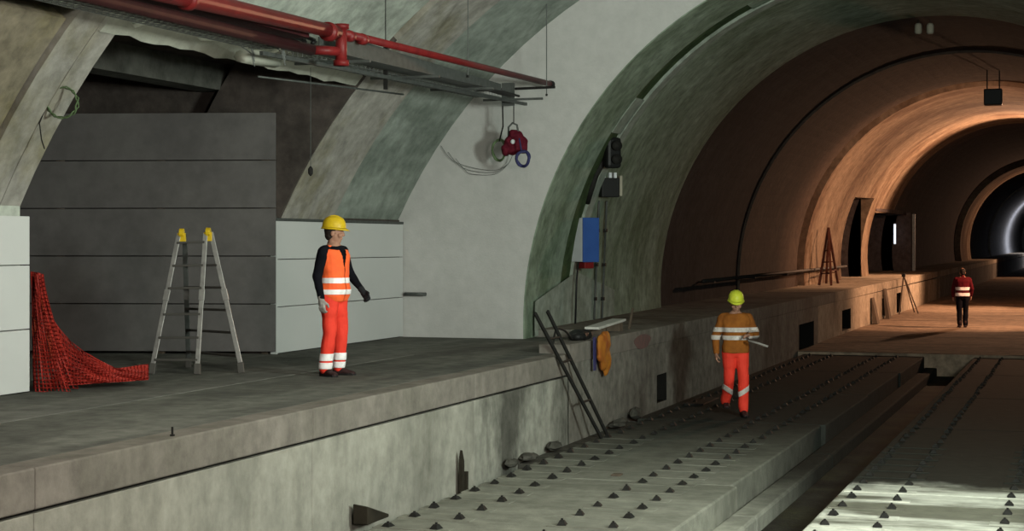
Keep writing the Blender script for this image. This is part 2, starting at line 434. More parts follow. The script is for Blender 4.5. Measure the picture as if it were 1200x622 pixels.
# side passage behind the opening
ps = struct('wall_passage', 'dark unlined side passage behind the platform opening')
MB().box(-17, -10.14, 20.42, 20.9, PZ, 6.0).build('passage_wall', M['dark'], ps)
MB().box(-17, -10.45, 13.6, 14.1, PZ, 6.0).build('passage_wall', M['dark'], ps)
MB().box(-17.4, -17, 13.6, 20.9, PZ, 6.0).build('passage_wall', M['dark'], ps)
MB().box(-17, -9.2, 14.1, 20.42, 4.95, 5.2).build('passage_soffit', M['dark'], ps)
MB().box(-11.3, -10.9, 14.1, 20.42, 4.6, 4.95).build('soffit_beam', M['beam'], ps)
MB().box(-14.2, -13.9, 14.1, 20.42, 4.35, 4.95).build('soffit_beam', M['dark'], ps)
# vault thickness at the near and far jamb
# hoarding of five grey boards
hd = tag(empty('hoarding'), 'dark grey hoarding of five wide boards closing the side passage', 'hoarding')
hp0 = Vector((-14.3, 18.84, 0)); hp1 = Vector((-9.99, 20.01, 0))
hh = (4.27 - PZ - .03) / 5
for i in range(5):
    z = PZ + .03 + hh * (i + .5)
    MB().bar(hp0 + Vector((0, 0, z)), hp1 + Vector((0, 0, z)), .04, hh - .012).build('board', M['hoard'], hd, bevel=.003)
for t in (.05, .35, .65, .96):
    p = hp0.lerp(hp1, t) + Vector((.0, .10, 0))
    MB().box(p.x - .04, p.x + .04, p.y - .04, p.y + .04, PZ, 4.2).build('stud', M['wood'], hd)

# end wall with the arch of the running tunnel
TC0 = (-2.57, 1.32); TR0 = 5.49


def tcen(y):
    pts = [(24.4, -2.57, 1.32), (34.2, -2.86, 1.55), (52, -2.8, 1.75), (75, -2.75, 2.15), (120, -2.7, 2.45), (240, -2.7, 3.0)]
    if y <= pts[0][0]: return pts[0][1:]
    for p, q in zip(pts, pts[1:]):
        if y <= q[0]:
            t = (y - p[0]) / (q[0] - p[0]); return (p[1] + (q[1] - p[1]) * t, p[2] + (q[2] - p[2]) * t)
    return pts[-1][1:]


mb = MB(); n = 96; a0, a1 = R(-18), R(198)
rings = []
for i in range(n + 1):
    a = a0 + (a1 - a0) * i / n
    ca, sa = -math.cos(a), math.sin(a)
    rr = 9.6
    rings.append([Vector((TC0[0] + TR0 * ca, YE, TC0[1] + TR0 * sa)), Vector((TC0[0] + rr * ca, YE, TC0[1] + rr * sa)),
                  Vector((TC0[0] + rr * ca, YE + .028, TC0[1] + rr * sa)), Vector((TC0[0] + (TR0 + .05) * ca, YE + .028, TC0[1] + (TR0 + .05) * sa))])
mb.loft(rings)
tag(mb.build('wall_end', M['endwall']), 'pale plastered end wall around the tunnel arch', kind='structure')
# right side and back of the hall
MB().box(4.0, 4.5, -14, YE, 0, 3.2).build('wall_right', M['panel'])['kind'] = 'structure'
MB().box(-11, 5, -14.5, -14, -.5, 8).build('wall_back', M['endwall'])['kind'] = 'structure'


# ------------------------------------------------------------------ platform
fl = struct('floor', 'grey dusty concrete platform floor with its pale kerb and front wall')
MB().box(-10.6, PX - .28, -14, YE + .6, PZ - .3, PZ).build('platform_deck', M['platform'], fl)
MB().box(-17.4, -10.6, 13.6, 20.9, PZ - .3, PZ).build('passage_deck', M['platform'], fl)
MB().box(-8.80, -8.25, -14, 20.5, PZ - .01, PZ + .004).build('deck_strip', M['strip'], fl)
# kerb pieces, proud of the wall, with a shadow groove below
kb = [-14, -4, 1.0, 5.2, 9.4, 13.55, 17.7, 21.28]
for y0, y1 in zip(kb, kb[1:]):
    MB().box(PX - .279, PX, y0 + .003, y1 - .003, PZ - .27, PZ + .001).build('kerb_stone', M['kerb'], fl, bevel=.012)
for i, (y0, y1) in enumerate(zip(kb, kb[1:])):
    MB().box(PX - .28, PX - .012, y0 + .004, y1 - .004, -.4, PZ - .295).build('front_panel', M['pwall'] if y1 < 21 else M['pwall_mid'], fl, bevel=.006)
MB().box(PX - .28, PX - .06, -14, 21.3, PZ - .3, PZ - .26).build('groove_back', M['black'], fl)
MB().box(.3, 4.0, -14, YE, -.4, PZ).build('opposite_platform', M['platform'], fl)


def wall_holes(mb, X, y0, y1, z0, z1, holes, depth, inner):
    ys = sorted({y0, y1, *[h[0] for h in holes], *[h[1] for h in holes]})
    zs = sorted({z0, z1, *[h[2] for h in holes], *[h[3] for h in holes]})
    for a, b in zip(ys, ys[1:]):
        for c, d in zip(zs, zs[1:]):
            ym, zm = (a + b) / 2, (c + d) / 2
            if any(h[0] < ym < h[1] and h[2] < zm < h[3] for h in holes): continue
            mb.add([(X, a, c), (X, b, c), (X, b, d), (X, a, d)], [(0, 1, 2, 3)])
    for h in holes:
        a, b, c, d = h; x = X - depth
        inner.add([(X, a, c), (X, b, c), (X, b, d), (X, a, d), (x, a, c), (x, b, c), (x, b, d), (x, a, d)],
                  [(4, 7, 6, 5), (0, 1, 5, 4), (1, 2, 6, 5), (2, 3, 7, 6), (3, 0, 4, 7)])


# raised walkway ledge running on into the tunnel
lg = struct('ledge', 'raised concrete walkway ledge running into the tunnel')
LZ = 1.25
def lz(y): return LZ + max(0, (y - 40)) * .0016
holes = [(26.1, 26.75, .06, .50), (40.0, 42.3, -.02, .66), (47.4, 49.2, .15, .72), (57.0, 58.5, .15, .75), (61.5, 63.0, .1, .8)]
face = MB(); inner = MB()
wall_holes(face, PX - .01, 21.3, 43, -.4, LZ - .25, [h for h in holes if h[1] < 43], .5, inner)
face.build('ledge_face', M['ledge'], lg)
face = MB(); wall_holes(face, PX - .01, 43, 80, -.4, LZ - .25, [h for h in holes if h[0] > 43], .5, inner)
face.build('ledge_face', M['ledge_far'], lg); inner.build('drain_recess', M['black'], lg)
MB().box(PX - .3, PX - .01, 80, 235, -.4, LZ - .1).build('ledge_face', M['ledge'], lg)
for y0, y1 in ((25.01, 34.0), (34.01, 46.0), (46.01, 60), (60.01, 80), (80.01, 235)):
    m = MB(); za, zb = lz(y0), lz(y1)
    m.loft([[(PX - 3.4, y0, za - .26), (PX, y0, za - .26), (PX, y0, za), (PX - 3.4, y0, za)],
            [(PX - 3.4, y1, zb - .26), (PX, y1, zb - .26), (PX, y1, zb), (PX - 3.4, y1, zb)]] if y0 > YE else
           [[(PX - 1.9, y0, za - .26), (PX, y0, za - .26), (PX, y0, za), (PX - 1.9, y0, za - .11)],
            [(PX - 1.9, y1, zb - .26), (PX, y1, zb - .26), (PX, y1, zb), (PX - 1.9, y1, zb - .11)]])
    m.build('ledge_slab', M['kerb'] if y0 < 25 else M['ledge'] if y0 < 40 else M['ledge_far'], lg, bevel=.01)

MB().box(PX - .42, PX, 21.3, 25.0, LZ - .26, LZ).build('ledge_slab', M['kerb'], lg, bevel=.012)
# ------------------------------------------------------------------ trackbed
tb = struct('trackbed', 'two concrete track slabs with a dark channel between them')
MB().box(-6.7, .4, -14, 240, -.75, -.45).build('invert', M['channel'], tb)
YS = 39.7
cuts = [-2, 6.0, 11.0, 14.0, 17.9, 24.3, 29.3, 34.5, YS]
left_segs = []
for i, (y0, y1) in enumerate(zip(cuts, cuts[1:])):
    e = [0, .03, -.02, .0, .06, .0, .03, 0][i]
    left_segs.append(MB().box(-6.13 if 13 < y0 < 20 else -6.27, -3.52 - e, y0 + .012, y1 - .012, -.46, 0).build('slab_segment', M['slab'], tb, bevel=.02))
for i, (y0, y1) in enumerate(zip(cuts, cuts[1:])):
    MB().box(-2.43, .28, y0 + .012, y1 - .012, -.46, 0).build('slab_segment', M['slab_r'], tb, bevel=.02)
for y0, y1, m_ in ((-2, 17.5, 'shelf'), (17.51, 23.0, 'shelf'), (23.01, YS, 'shelf')): MB().box(-3.52, -3.24, y0, y1, -.46, -.25).build('channel_shelf', M[m_], tb, bevel=.03)
MB().box(-6.4, -6.28, 24.4, YS, -.46, -.05).build('drain_fill', M['lintrubble'], tb)
MB().box(-6.4, -6.14, 19.2, 24.2, -.46, -.04).build('drain_fill', M['lintrubble'], tb)
# rail anchors: dark stud blocks in pairs along each future rail
am = MB()
am.loft([[(-.05, -.06, 0), (.05, -.06, 0), (.05, .06, 0), (-.05, .06, 0)], [(-.022, -.025, .042), (.022, -.025, .042), (.022, .025, .042), (-.022, .025, .042)]])
am.tube([(0, 0, .04), (0, 0, .058)], .014, 6)
anchor = am.mesh('rail_anchor', M['iron'])
pm = MB().box(-.36, .36, -.10, .10, 0, .008).mesh('rail_seat', M['slab']); pmr = MB().box(-.36, .36, -.10, .10, 0, .008).mesh('rail_seat', M['slab_r'])
al = empty('anchor_row'); al.parent = tb
ar = empty('anchor_row'); ar.parent = tb
k = 0
y = 12.0
while y < YS - .3:
    for x in (-6.0, -5.53, -4.53, -4.07):
        inst(anchor, 'rail_anchor', al, (x + random.uniform(-.015, .015), y + random.uniform(-.02, .02), .011), random.uniform(-.2, .2), (.85, .85, random.uniform(.7, 1.0)))
    for x in (-2.27, -1.80, -.72, -.27):
        inst(anchor, 'rail_anchor', ar, (x + random.uniform(-.015, .015), y + .2 + random.uniform(-.02, .02), .011), random.uniform(-.2, .2), (.85, .85, random.uniform(.7, 1.0)))
    if y < 22:
        for x in (-5.765, -4.30): inst(pm, 'rail_seat', al, (x, y, .0))
        for x in (-2.035, -.495): inst(pmr, 'rail_seat', ar, (x, y + .2, .0))
    y += .575
# muddy raised floor of the running tunnel
mb = MB()
def mudf(u, v):
    x = -6.4 + 9.2 * u; yy = YS + (v ** 1.8) * 190
    return (x, yy, .07 + .035 * noise.noise(Vector((x * .7, yy * .35, 0))))
mb.grid(mudf, 30, 90)
mb.box(-6.39, 2.8, YS, YS + .05, -.46, .06)
mb.build('tunnel_floor', M['mud'], tb, smooth=False)
mb = MB().box(-3.5, -2.45, 12, YS, -.452, -.44)
mb.build('channel_bed', M['channel'], tb)

# ------------------------------------------------------------------ tunnel lining
tn = struct('wall_tunnel', 'ringed concrete lining of the running tunnel')


def ring_seg(name, y0, y1, rad, m, a0=R(-25), a1=R(205), th=.5, n=72, skip=None, rad2=None, parent=None):
    c0, c1 = tcen(y0), tcen(y1); rings = []; r2 = rad2 or rad
    for i in range(n + 1):
        a = a0 + (a1 - a0) * i / n
        ca, sa = -math.cos(a), math.sin(a)
        rings.append([Vector((c0[0] + rad * ca, y0, c0[1] + rad * sa)), Vector((c1[0] + r2 * ca, y1, c1[1] + r2 * sa)),
                      Vector((c1[0] + (r2 + th) * ca, y1, c1[1] + (r2 + th) * sa)), Vector((c0[0] + (rad + th) * ca, y0, c0[1] + (rad + th) * sa))])
    mb = MB(); mb.loft(rings)
    return mb.build(name, m, parent or tn, smooth=False)


def ang_at(y, rad, z):           # angle where the lining reaches height z
    return math.asin(max(-1, min(1, (z - tcen(y)[1]) / rad)))


ring_seg('lining_ring', YE + .03, 26.35, TR0 - .012, M['collar'], rad2=5.47)
ring_seg('recessed_joint', 26.35, 26.97, 5.49, M['algae'])
ring_seg('joint_lip', 26.95, 27.35, 5.44, M['lip'])
ring_seg('lining_ring', 27.35, 34.2, 5.46, M['collar'])
# mortar fills most of the joint except two long stretches
ring_seg('mortar_fill', 26.352, 26.968, 5.466, M['collar'], a0=R(-25), a1=R(4), n=12)
ring_seg('mortar_fill', 26.352, 26.968, 5.466, M['collar'], a0=R(64), a1=R(205), n=50)
ring_seg('lining_ring', 34.2, 43.0, 5.63, M['lining_shaded'])
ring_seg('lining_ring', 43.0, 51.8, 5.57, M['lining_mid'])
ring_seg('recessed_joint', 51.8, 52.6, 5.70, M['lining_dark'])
# patch of mortar that breaks the recessed joint
ring_seg('mortar_patch', 26.352, 26.968, 5.455, M['lip'], a0=R(33), a1=R(40), n=6)
# from 52.6 to 83 the lining has two passage openings at the ledge
DOORS = [(60.7, 66.3, 4.24), (68.3, 74.9, 3.83)]
segs = [(52.6, 60.7, None), (60.7, 66.3, 4.24), (66.3, 68.3, None), (68.3, 74.95, 3.83)]
for y0, y1, top in segs:
    if top is None: ring_seg('lining_ring', y0, y1, 5.48, M['lining'])
    else: ring_seg('lining_ring', y0, y1, 5.48, M['lining'], a0=ang_at((y0 + y1) / 2, 5.48, top))
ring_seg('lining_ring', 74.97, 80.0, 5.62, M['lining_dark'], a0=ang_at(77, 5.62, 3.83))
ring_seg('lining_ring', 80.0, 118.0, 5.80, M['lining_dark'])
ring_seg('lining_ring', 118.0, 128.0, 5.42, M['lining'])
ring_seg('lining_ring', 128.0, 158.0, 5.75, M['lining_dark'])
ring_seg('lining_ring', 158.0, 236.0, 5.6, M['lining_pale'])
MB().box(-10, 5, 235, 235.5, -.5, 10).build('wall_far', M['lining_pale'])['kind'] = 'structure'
def doorway(idx, y0, y1, top, m):
    d = struct('door_%d' % idx, 'dark passage doorway cut in the tunnel lining')
    x0 = -10.6
    b = LZ + .02
    mb = MB()
    mb.box(x0 - .2, x0, y0 - .3, y1 + .3, b, top + .2)
    mb.build('back_panel', m, d)
    MB().box(x0, -8.25 if idx == 1 else -7.7, y1, y1 + .2, b, top + .15).build('jamb', M['lining_dark'], d)
    MB().box(x0, -8.3, y0 - .2, y0, b, top + .1).build('jamb', M['lining_dark'], d)
    MB().box(x0, -7.9, y0, y1, top + .02, top + .2).build('head', M['lining_dark'], d)
    return d


doorway(1, 60.7, 66.3, 4.24, M['greysteel'])
d2 = doorway(2, 68.3, 80.0, 3.83, M['dark'])
MB().box(-7.62, -7.50, 79.9, 80.1, LZ, 3.9).build('frame_post', M['steel'], d2)
p = onY(1047, 274, 79.2)
tl = thing('tube_lamp', 'pale upright tube lamp inside the far tunnel doorway', 'lamp', (p.x, 79.9, p.z))
MB().tube([(0, -.12, -.45), (0, -.12, .45)], .05, 8).build('tube', M['tube'], tl, True)
MB().box(-.05, .05, -.06, 0, -.5, .5).build('batten', M['steel'], tl)

# ------------------------------------------------------------------ people
def remeshed(mb, voxel, smooth=4):
    me = bpy.data.meshes.new('raw'); me.from_pydata(mb.v, [], mb.f)
    bm = bmesh.new(); bm.from_mesh(me); bmesh.ops.recalc_face_normals(bm, faces=bm.faces); bm.to_mesh(me); bm.free()
    o = bpy.data.objects.new('raw', me); C.objects.link(o)
    r_ = o.modifiers.new('r', 'REMESH'); r_.mode = 'VOXEL'; r_.voxel_size = voxel
    s_ = o.modifiers.new('s', 'SMOOTH'); s_.iterations = smooth; s_.factor = .5
    dg = bpy.context.evaluated_depsgraph_get()
    out = bpy.data.meshes.new_from_object(o.evaluated_get(dg))
    bpy.data.objects.remove(o); bpy.data.meshes.remove(me)
    out.polygons.foreach_set('use_smooth', [True] * len(out.polygons))
    return out


def crease(me, amp, sc, zst=1.0):
    nn = [v.normal.copy() for v in me.vertices]
    for v, q in zip(me.vertices, nn):
        v.co += q * amp * noise.noise(Vector((v.co.x * sc, v.co.y * sc, v.co.z * sc * zst)))
    me.update()


def add_mesh(me, name, m, parent):
    me.materials.clear(); me.materials.append(m); me.name = name
    o = bpy.data.objects.new(name, me); C.objects.link(o); o.parent = parent; return o


def cut_band(me, planes, off, m, name, parent, keep=None):
    """A strip of tape: the garment's surface between two planes, pushed out along its normals."""
    bm = bmesh.new(); bm.from_mesh(me)
    for co, no in planes:
        bmesh.ops.bisect_plane(bm, geom=bm.verts[:] + bm.edges[:] + bm.faces[:], plane_co=co, plane_no=no, clear_outer=True)
    if keep:
        bmesh.ops.delete(bm, geom=[f for f in bm.faces if not keep(f.calc_center_median())], context='FACES')
    bm.normal_update()
    for v in bm.verts: v.co += v.normal * off
    out = bpy.data.meshes.new(name); bm.to_mesh(out); bm.free()
    out.polygons.foreach_set('use_smooth', [True] * len(out.polygons))
    o = add_mesh(out, name, m, parent)
    sd = o.modifiers.new('s', 'SOLIDIFY'); sd.thickness = .004; sd.offset = 0
    return o


def zband(z0, z1): return [((0, 0, z1), (0, 0, 1)), ((0, 0, z0), (0, 0, -1))]


def ring_el(cx, cy, z, rx, ry, n=20, p=2.4):
    out = []
    for k in range(n):
        t = 2 * math.pi * k / n; c, s = math.cos(t), math.sin(t)
        out.append(Vector((cx + rx * math.copysign(abs(c) ** (2 / p), c), cy + ry * math.copysign(abs(s) ** (2 / p), s), z)))
    return out


TORSO = [(.84, .13, .095), (.90, .165, .115), (.97, .168, .118), (1.06, .150, .106), (1.15, .152, .108), (1.27, .172, .120), (1.36, .185, .118), (1.42, .165, .098), (1.465, .105, .075), (1.50, .06, .06)]


def torso(mb, grow=0.0, z0=0, z1=9, lean=0.0, belly=0.0):
    rings = []
    for z, rx, ry in TORSO:
        if z < z0 or z > z1: continue
        rings.append(ring_el(0, lean * (z - .9) - belly * math.exp(-((z - 1.02) / .14) ** 2) * .4, z, rx + grow, ry + grow + belly * math.exp(-((z - 1.02) / .14) ** 2)))
    mb.loft(rings)


def chain(mb, pts, radii, grow=0):
    for (p, q), (a, b) in zip(zip(pts, pts[1:]), zip(radii, radii[1:])):
        mb.capsule(p, a + grow, q, b + grow, 12)


def hand(mb, wrist, d, palm, thumb_dir, grow=0.0, curl=.5):
    """palm and five separate bent fingers; d: pointing direction, palm: palm normal, thumb_dir: side of the thumb"""
    d = Vector(d).normalized(); nrm = Vector(palm).normalized(); side = Vector(thumb_dir).normalized()
    wrist = Vector(wrist)
    for s, wd in ((.25, .019), (.6, .021), (1.0, .018)):
        for k in (-1, 0, 1):
            mb.ellipsoid(wrist + d * (.085 * s) + side * (k * .021), (.020 + grow, .020 + grow, .016 + grow + .004), 10, 6)
    mb.capsule(wrist - d * .02, .026 + grow, wrist + d * .045, .027 + grow, 10)
    for k, (off, ln) in enumerate(((.031, .072), (.0105, .082), (-.0105, .076), (-.031, .058))):
        b = wrist + d * .088 + side * off; dirn = d.copy()
        p = b
        for j, fr in enumerate((.45, .32, .23)):
            a = curl * (.55 + .35 * j)
            dirn = (d * math.cos(a * (j + 1) * .9) + nrm * math.sin(a * (j + 1) * .9)).normalized()
            q = p + dirn * ln * fr
            mb.capsule(p, .0092 + grow - .0008 * j, q, .0088 + grow - .0008 * j, 8); p = q
    b = wrist + d * .03 + side * .036
    q = b + (d * .6 + side * .55 + nrm * .45).normalized() * .045; mb.capsule(b, .013 + grow, q, .0105 + grow, 8)
    mb.capsule(q, .0105 + grow, q + (d * .8 + nrm * .55 - side * .1).normalized() * .035, .0088 + grow, 8)


def head(mb, HM):
    def E(c, r): mb.ellipsoid(HM @ Vector(c), r, 16, 12, HM.to_3x3())
    E((0, .012, .035), (.076, .096, .098)); E((0, -.018, -.035), (.060, .070, .082)); E((0, -.048, -.085), (.036, .034, .028))
    E((0, -.094, .0), (.0135, .02, .026)); E((0, -.104, -.016), (.018, .016, .013)); E((0, -.082, .036), (.052, .018, .013))
    E((0, -.083, -.047), (.027, .014, .008)); E((0, -.080, -.060), (.024, .014, .009))
    for s in (-1, 1):
        E((s * .078, .018, -.005), (.010, .022, .034)); E((s * .046, -.062, -.02), (.026, .024, .026)); E((s * .031, -.084, .012), (.013, .010, .009))


def helmet(parent, HM, m, tape=None):
    mb = MB(); n = 36
    prof = [(1.0, .0), (1.0, .022), (.98, .055), (.90, .092), (.74, .122), (.50, .142), (.24, .152), (.02, .155)]
    rings = []
    for s, z in prof:
        r_ = []
        for k in range(n):
            t = 2 * math.pi * k / n
            r_.append(HM @ Vector((.110 * s * math.cos(t), .010 + .135 * s * math.sin(t), .048 + z)))
        rings.append(r_)
    mb.loft(rings)
    o = mb.build('helmet', m, parent, True)
    bm = MB(); rin, rout, rt = [], [], []
    for k in range(n):
        t = 2 * math.pi * k / n; f = max(0, -math.sin(t)) ** 2
        rin.append(HM @ Vector((.104 * math.cos(t), .010 + .128 * math.sin(t), .052)))
        rout.append(HM @ Vector((.124 * math.cos(t), .010 + (.149 + .042 * f) * math.sin(t), .042 - .008 * f)))
        rt.append(HM @ Vector((.112 * math.cos(t), .010 + .137 * math.sin(t), .066)))
    vs_ = rin + rout + rt; fs = []
    for k in range(n):
        l = (k + 1) % n
        fs += [(k, l, n + l, n + k), (n + k, n + l, 2 * n + l, 2 * n + k), (2 * n + k, 2 * n + l, l, k)]
    bm.add(vs_, fs).build('brim', m, o, True)
    rd = MB()
    for x in (-.022, .022):
        pts = []
        for j in range(9):
            a = R(20 + 140 * j / 8); pts.append(HM @ Vector((x, .010 - .128 * math.cos(a), .060 + .142 * math.sin(a))))
        rd.tube(pts, .007, 6)
    rd.build('ridge', m, o, True)
    return o


def boots(parent, feet, m):
    for (p, yaw) in feet:
        mb = MB(); Mx = Matrix.Rotation(yaw, 3, 'Z'); p = Vector(p)
        def T(v): return p + Mx @ Vector(v)
        rings = []
        for yy, wx, h in ((.085, .030, .05), (.06, .042, .085), (.0, .044, .095), (-.05, .044, .085), (-.11, .050, .060), (-.16, .047, .047), (-.19, .028, .035)):
            rings.append([T((wx * math.cos(t), yy, max(0.0, h * .5 + h * .55 * math.sin(t)))) for t in [2 * math.pi * k / 14 for k in range(14)]])
        mb.loft(rings); mb.capsule(T((0, .02, .07)), .050, T((0, .03, .17)), .054, 12)
        me = remeshed(mb, .009, 3)
        for v in me.vertices:
            if v.co.z < .012 + p.z: v.co.z = p.z + max(0, v.co.z - p.z) * .2
        o = add_mesh(me, 'boot', m, parent)
        s = MB(); ring = [T((wx, yy, 0)) for yy, wx in ((.09, 0.0), (.075, .03), (0, .045), (-.11, .052), (-.17, .042), (-.2, 0), (-.17, -.042), (-.11, -.052), (0, -.045), (.075, -.03))]
        s.loft([ring, [v + Vector((0, 0, .022)) for v in ring]]).build('sole', M['blackplastic'], o)


def make_person(label, loc, face, H, P):
    """P: joints in the person's own frame, facing -y, left hand on +x, for a 1.72 m tall body"""
    t = thing('person', label, 'person', loc, face); t.scale = (H, H, H)
    HMx = Matrix.Translation(Vector(P['head'])) @ Matrix.Rotation(P.get('head_yaw', 0), 4, 'Z') @ Matrix.Rotation(P.get('head_pitch', 0), 4, 'X')
    sl, sr = Vector((.185, .01, 1.40)), Vector((-.185, .01, 1.40))
    arms = [(sl, Vector(P['elbow_l']), Vector(P['wrist_l'])), (sr, Vector(P['elbow_r']), Vector(P['wrist_r']))]
    legs = [(Vector((.088, 0, .90)), Vector(P['knee_l']), Vector(P['ankle_l'])), (Vector((-.088, 0, .90)), Vector(P['knee_r']), Vector(P['ankle_r']))]
    # one continuous body
    mb = MB(); torso(mb)
    mb.capsule((0, .012, 1.44), .058, HMx @ Vector((0, .015, -.05)), .052, 12); head(mb, HMx)
    for a in arms: chain(mb, a, (.058, .043, .029))
    for l in legs: chain(mb, l, (.085, .057, .042)); mb.capsule(l[2], .038, l[2] + Vector((0, -.07, -.05)), .02, 10)
    for i, key in enumerate('lr'):
        h = P['hand_' + key]; hand(mb, arms[i][2], *h)
    body = add_mesh(remeshed(mb, .0075, 2), 'body', M['skin'], t)
    # trousers
    mb = MB(); torso(mb, .014, 0, .98)
    for l in legs:
        k = l[1]; an = l[2] + Vector((0, 0, .01))
        chain(mb, (l[0], k, an), (.098, .080, .072))
        mb.capsule(l[0] + Vector((0, 0, .02)), .112, l[0].lerp(k, .5), .096, 12)
    me = remeshed(mb, .011, 4); crease(me, .013, 9, .8)
    tr = add_mesh(me, 'trousers', P['trousers'], t)
    for pl, kp in P['leg_tape']: cut_band(me, pl, .004, P['tape'], 'reflective_band', tr, kp)
    # shirt or jacket
    mb = MB(); torso(mb, .034 if P['jacket'] else .010, P.get('hem', .86), 1.475, belly=P.get('belly', 0))
    for a in arms:
        wr = a[1].lerp(a[2], .93); chain(mb, (a[0], a[1], wr), (.072, .060, .046) if P['jacket'] else (.066, .054, .038))
        mb.capsule((a[0].x * .5, .005, 1.42), .062, a[0], .070, 12)
    mb.capsule((0, .012, 1.45), .066, (0, .012, 1.49), .064, 14)
    me = remeshed(mb, .010, 3); crease(me, .010, 11)
    top = add_mesh(me, 'jacket' if P['jacket'] else 'shirt', P['top'], t)
    for pl, kp in P.get('top_tape', []): cut_band(me, pl, .005, P['tape'], 'reflective_band', top, kp)
    if P.get('vest'):
        mb = MB(); torso(mb, .030, .84, 1.45, belly=P.get('belly', 0))
        for s in (-1, 1): mb.capsule((s * .085, .005, 1.425), .058, (s * .135, .005, 1.405), .062, 12)
        me = remeshed(mb, .010, 3); crease(me, .010, 10)
        bm = bmesh.new(); bm.from_mesh(me)       # open front: a V at the neck and a narrow gap
        kill = [f for f in bm.faces if (lambda c: (c.y < -.02 and abs(c.x) < max(.006, (c.z - 1.20) * .26)) or c.z > 1.47 or (abs(c.x) < .075 and c.z > 1.455))(f.calc_center_median())]
        bmesh.ops.delete(bm, geom=kill, context='FACES'); bm.to_mesh(me); bm.free()
        ve = add_mesh(me, 'vest', P['vest'], t)
        for pl, kp in P.get('vest_tape', []): cut_band(me, pl, .004, P['tape'], 'reflective_band', ve, kp)
    boots(t, [(Vector((l[2].x, l[2].y - .01, max(0, l[2].z - .085))), fy) for l, fy in zip(legs, P['foot_yaw'])], M['boot'])
    mb = MB()
    Mh = HMx.to_3x3()
    mb.ellipsoid(HMx @ Vector((0, .030, .030)), (.083, .090, .092), 18, 12, Mh)
    mb.ellipsoid(HMx @ Vector((0, .052, -.025)), (.068, .058, .062), 16, 10, Mh)
    hm = remeshed(mb, .009, 3); crease(hm, .005, 60)
    add_mesh(hm, 'hair', M['hair'], t)
    for i, key in enumerate('lr'):
        if P.get('glove_' + key):
            mb = MB(); h = list(P['hand_' + key]); hand(mb, arms[i][2], h[0], h[1], h[2], .004, h[4] if len(h) > 4 else .5)
            mb.capsule(arms[i][1].lerp(arms[i][2], .86), .040, arms[i][2], .036, 12)
            add_mesh(remeshed(mb, .0065, 2), 'glove', P['glove_' + key], t)
    if P.get('helmet'): helmet(t, HMx, P['helmet'])
    return t


def facing(cam_angle):   # 0 = towards the camera, +90 = towards the right of the picture
    a = math.radians(cam_angle)
    d = Vector((S_, -C_, 0)) * math.cos(a) + Vector((C_, S_, 0)) * math.sin(a)
    return math.atan2(d.y, d.x) + math.pi / 2


DN = (0, 0, -1)
# the man on the platform, half turned to the right of the picture
p = onZ(391, 440, PZ); p.x, p.y = p.x, p.y
PA = dict(head=(0, -.012, 1.605), head_yaw=R(32), head_pitch=R(4),
          elbow_l=(.235, -.06, 1.14), wrist_l=(.215, -.25, .95), elbow_r=(-.265, .035, 1.12), wrist_r=(-.285, -.04, .865),
          hand_l=((.1, -.55, -.8), (-1, 0, 0), (0, -.8, .5), 0.0, .75), hand_r=((-.02, -.12, -1), (1, 0, 0), (0, -1, .1), 0.0, .45),
          knee_l=(.105, -.03, .48), ankle_l=(.115, .01, .085), knee_r=(-.105, -.02, .48), ankle_r=(-.125, .03, .085), foot_yaw=(.25, -.25),
          trousers=M['redorange'], top=M['blackcloth'], jacket=False, vest=M['orange'], tape=M['reflect'], helmet=M['yellow'], glove_l=M['darkglove'], glove_r=M['glove'],
          leg_tape=[(zband(.175, .255), None), (zband(.085, .155), None)],
          vest_tape=[(zband(1.045, 1.105), None), (zband(.92, .975), None)], belly=.02)
PA['hand_l'] = PA['hand_l'][:3] + (0.0, .75); PA['hand_r'] = PA['hand_r'][:3] + (0.0, .45)
make_person('worker in yellow helmet, orange vest and red-orange trousers standing on the platform', (p.x, p.y, PZ), facing(60), 1.736 / 1.80, PA)

# the worker walking down the left track slab
p = onZ(862, 486, 0.012)
def diag(cx, z, sgn):
    nrm = Vector((sgn * .55, 0, .83)).normalized(); c = Vector((cx, 0, z))
    return [(c + nrm * .032, nrm), (c - nrm * .032, -nrm)]
PB = dict(head=(0, -.035, 1.60), head_yaw=R(-4), head_pitch=R(14),
          elbow_l=(.285, -.02, 1.16), wrist_l=(.16, -.24, 1.16), elbow_r=(-.285, .03, 1.13), wrist_r=(-.29, -.06, .90),
          hand_l=((-.75, -.6, -.05), (0, .25, -1), (-.2, -.9, .3), 0.0, .8), hand_r=((0, -.2, -1), (1, 0, 0), (0, -1, 0), 0.0, .6),
          knee_l=(.095, -.13, .50), ankle_l=(.085, -.15, .085), knee_r=(-.10, -.02, .49), ankle_r=(-.10, .26, .17), foot_yaw=(.08, -.08),
          trousers=M['redorange'], top=M['amber'], jacket=True, hem=.88, tape=M['reflect_dull'], helmet=M['lime'],
          leg_tape=[(diag(.095, .36, -1), lambda c: c.x > .0), (diag(-.10, .36, 1), lambda c: c.x < 0)],
          top_tape=[(zband(1.20, 1.265), None), (zband(1.085, 1.15), None)])
make_person('worker in lime helmet, amber jacket and red trousers walking on the track slab', (p.x, p.y, 0.012), facing(2), 1.84 / 1.78, PB)
pb = p.copy()

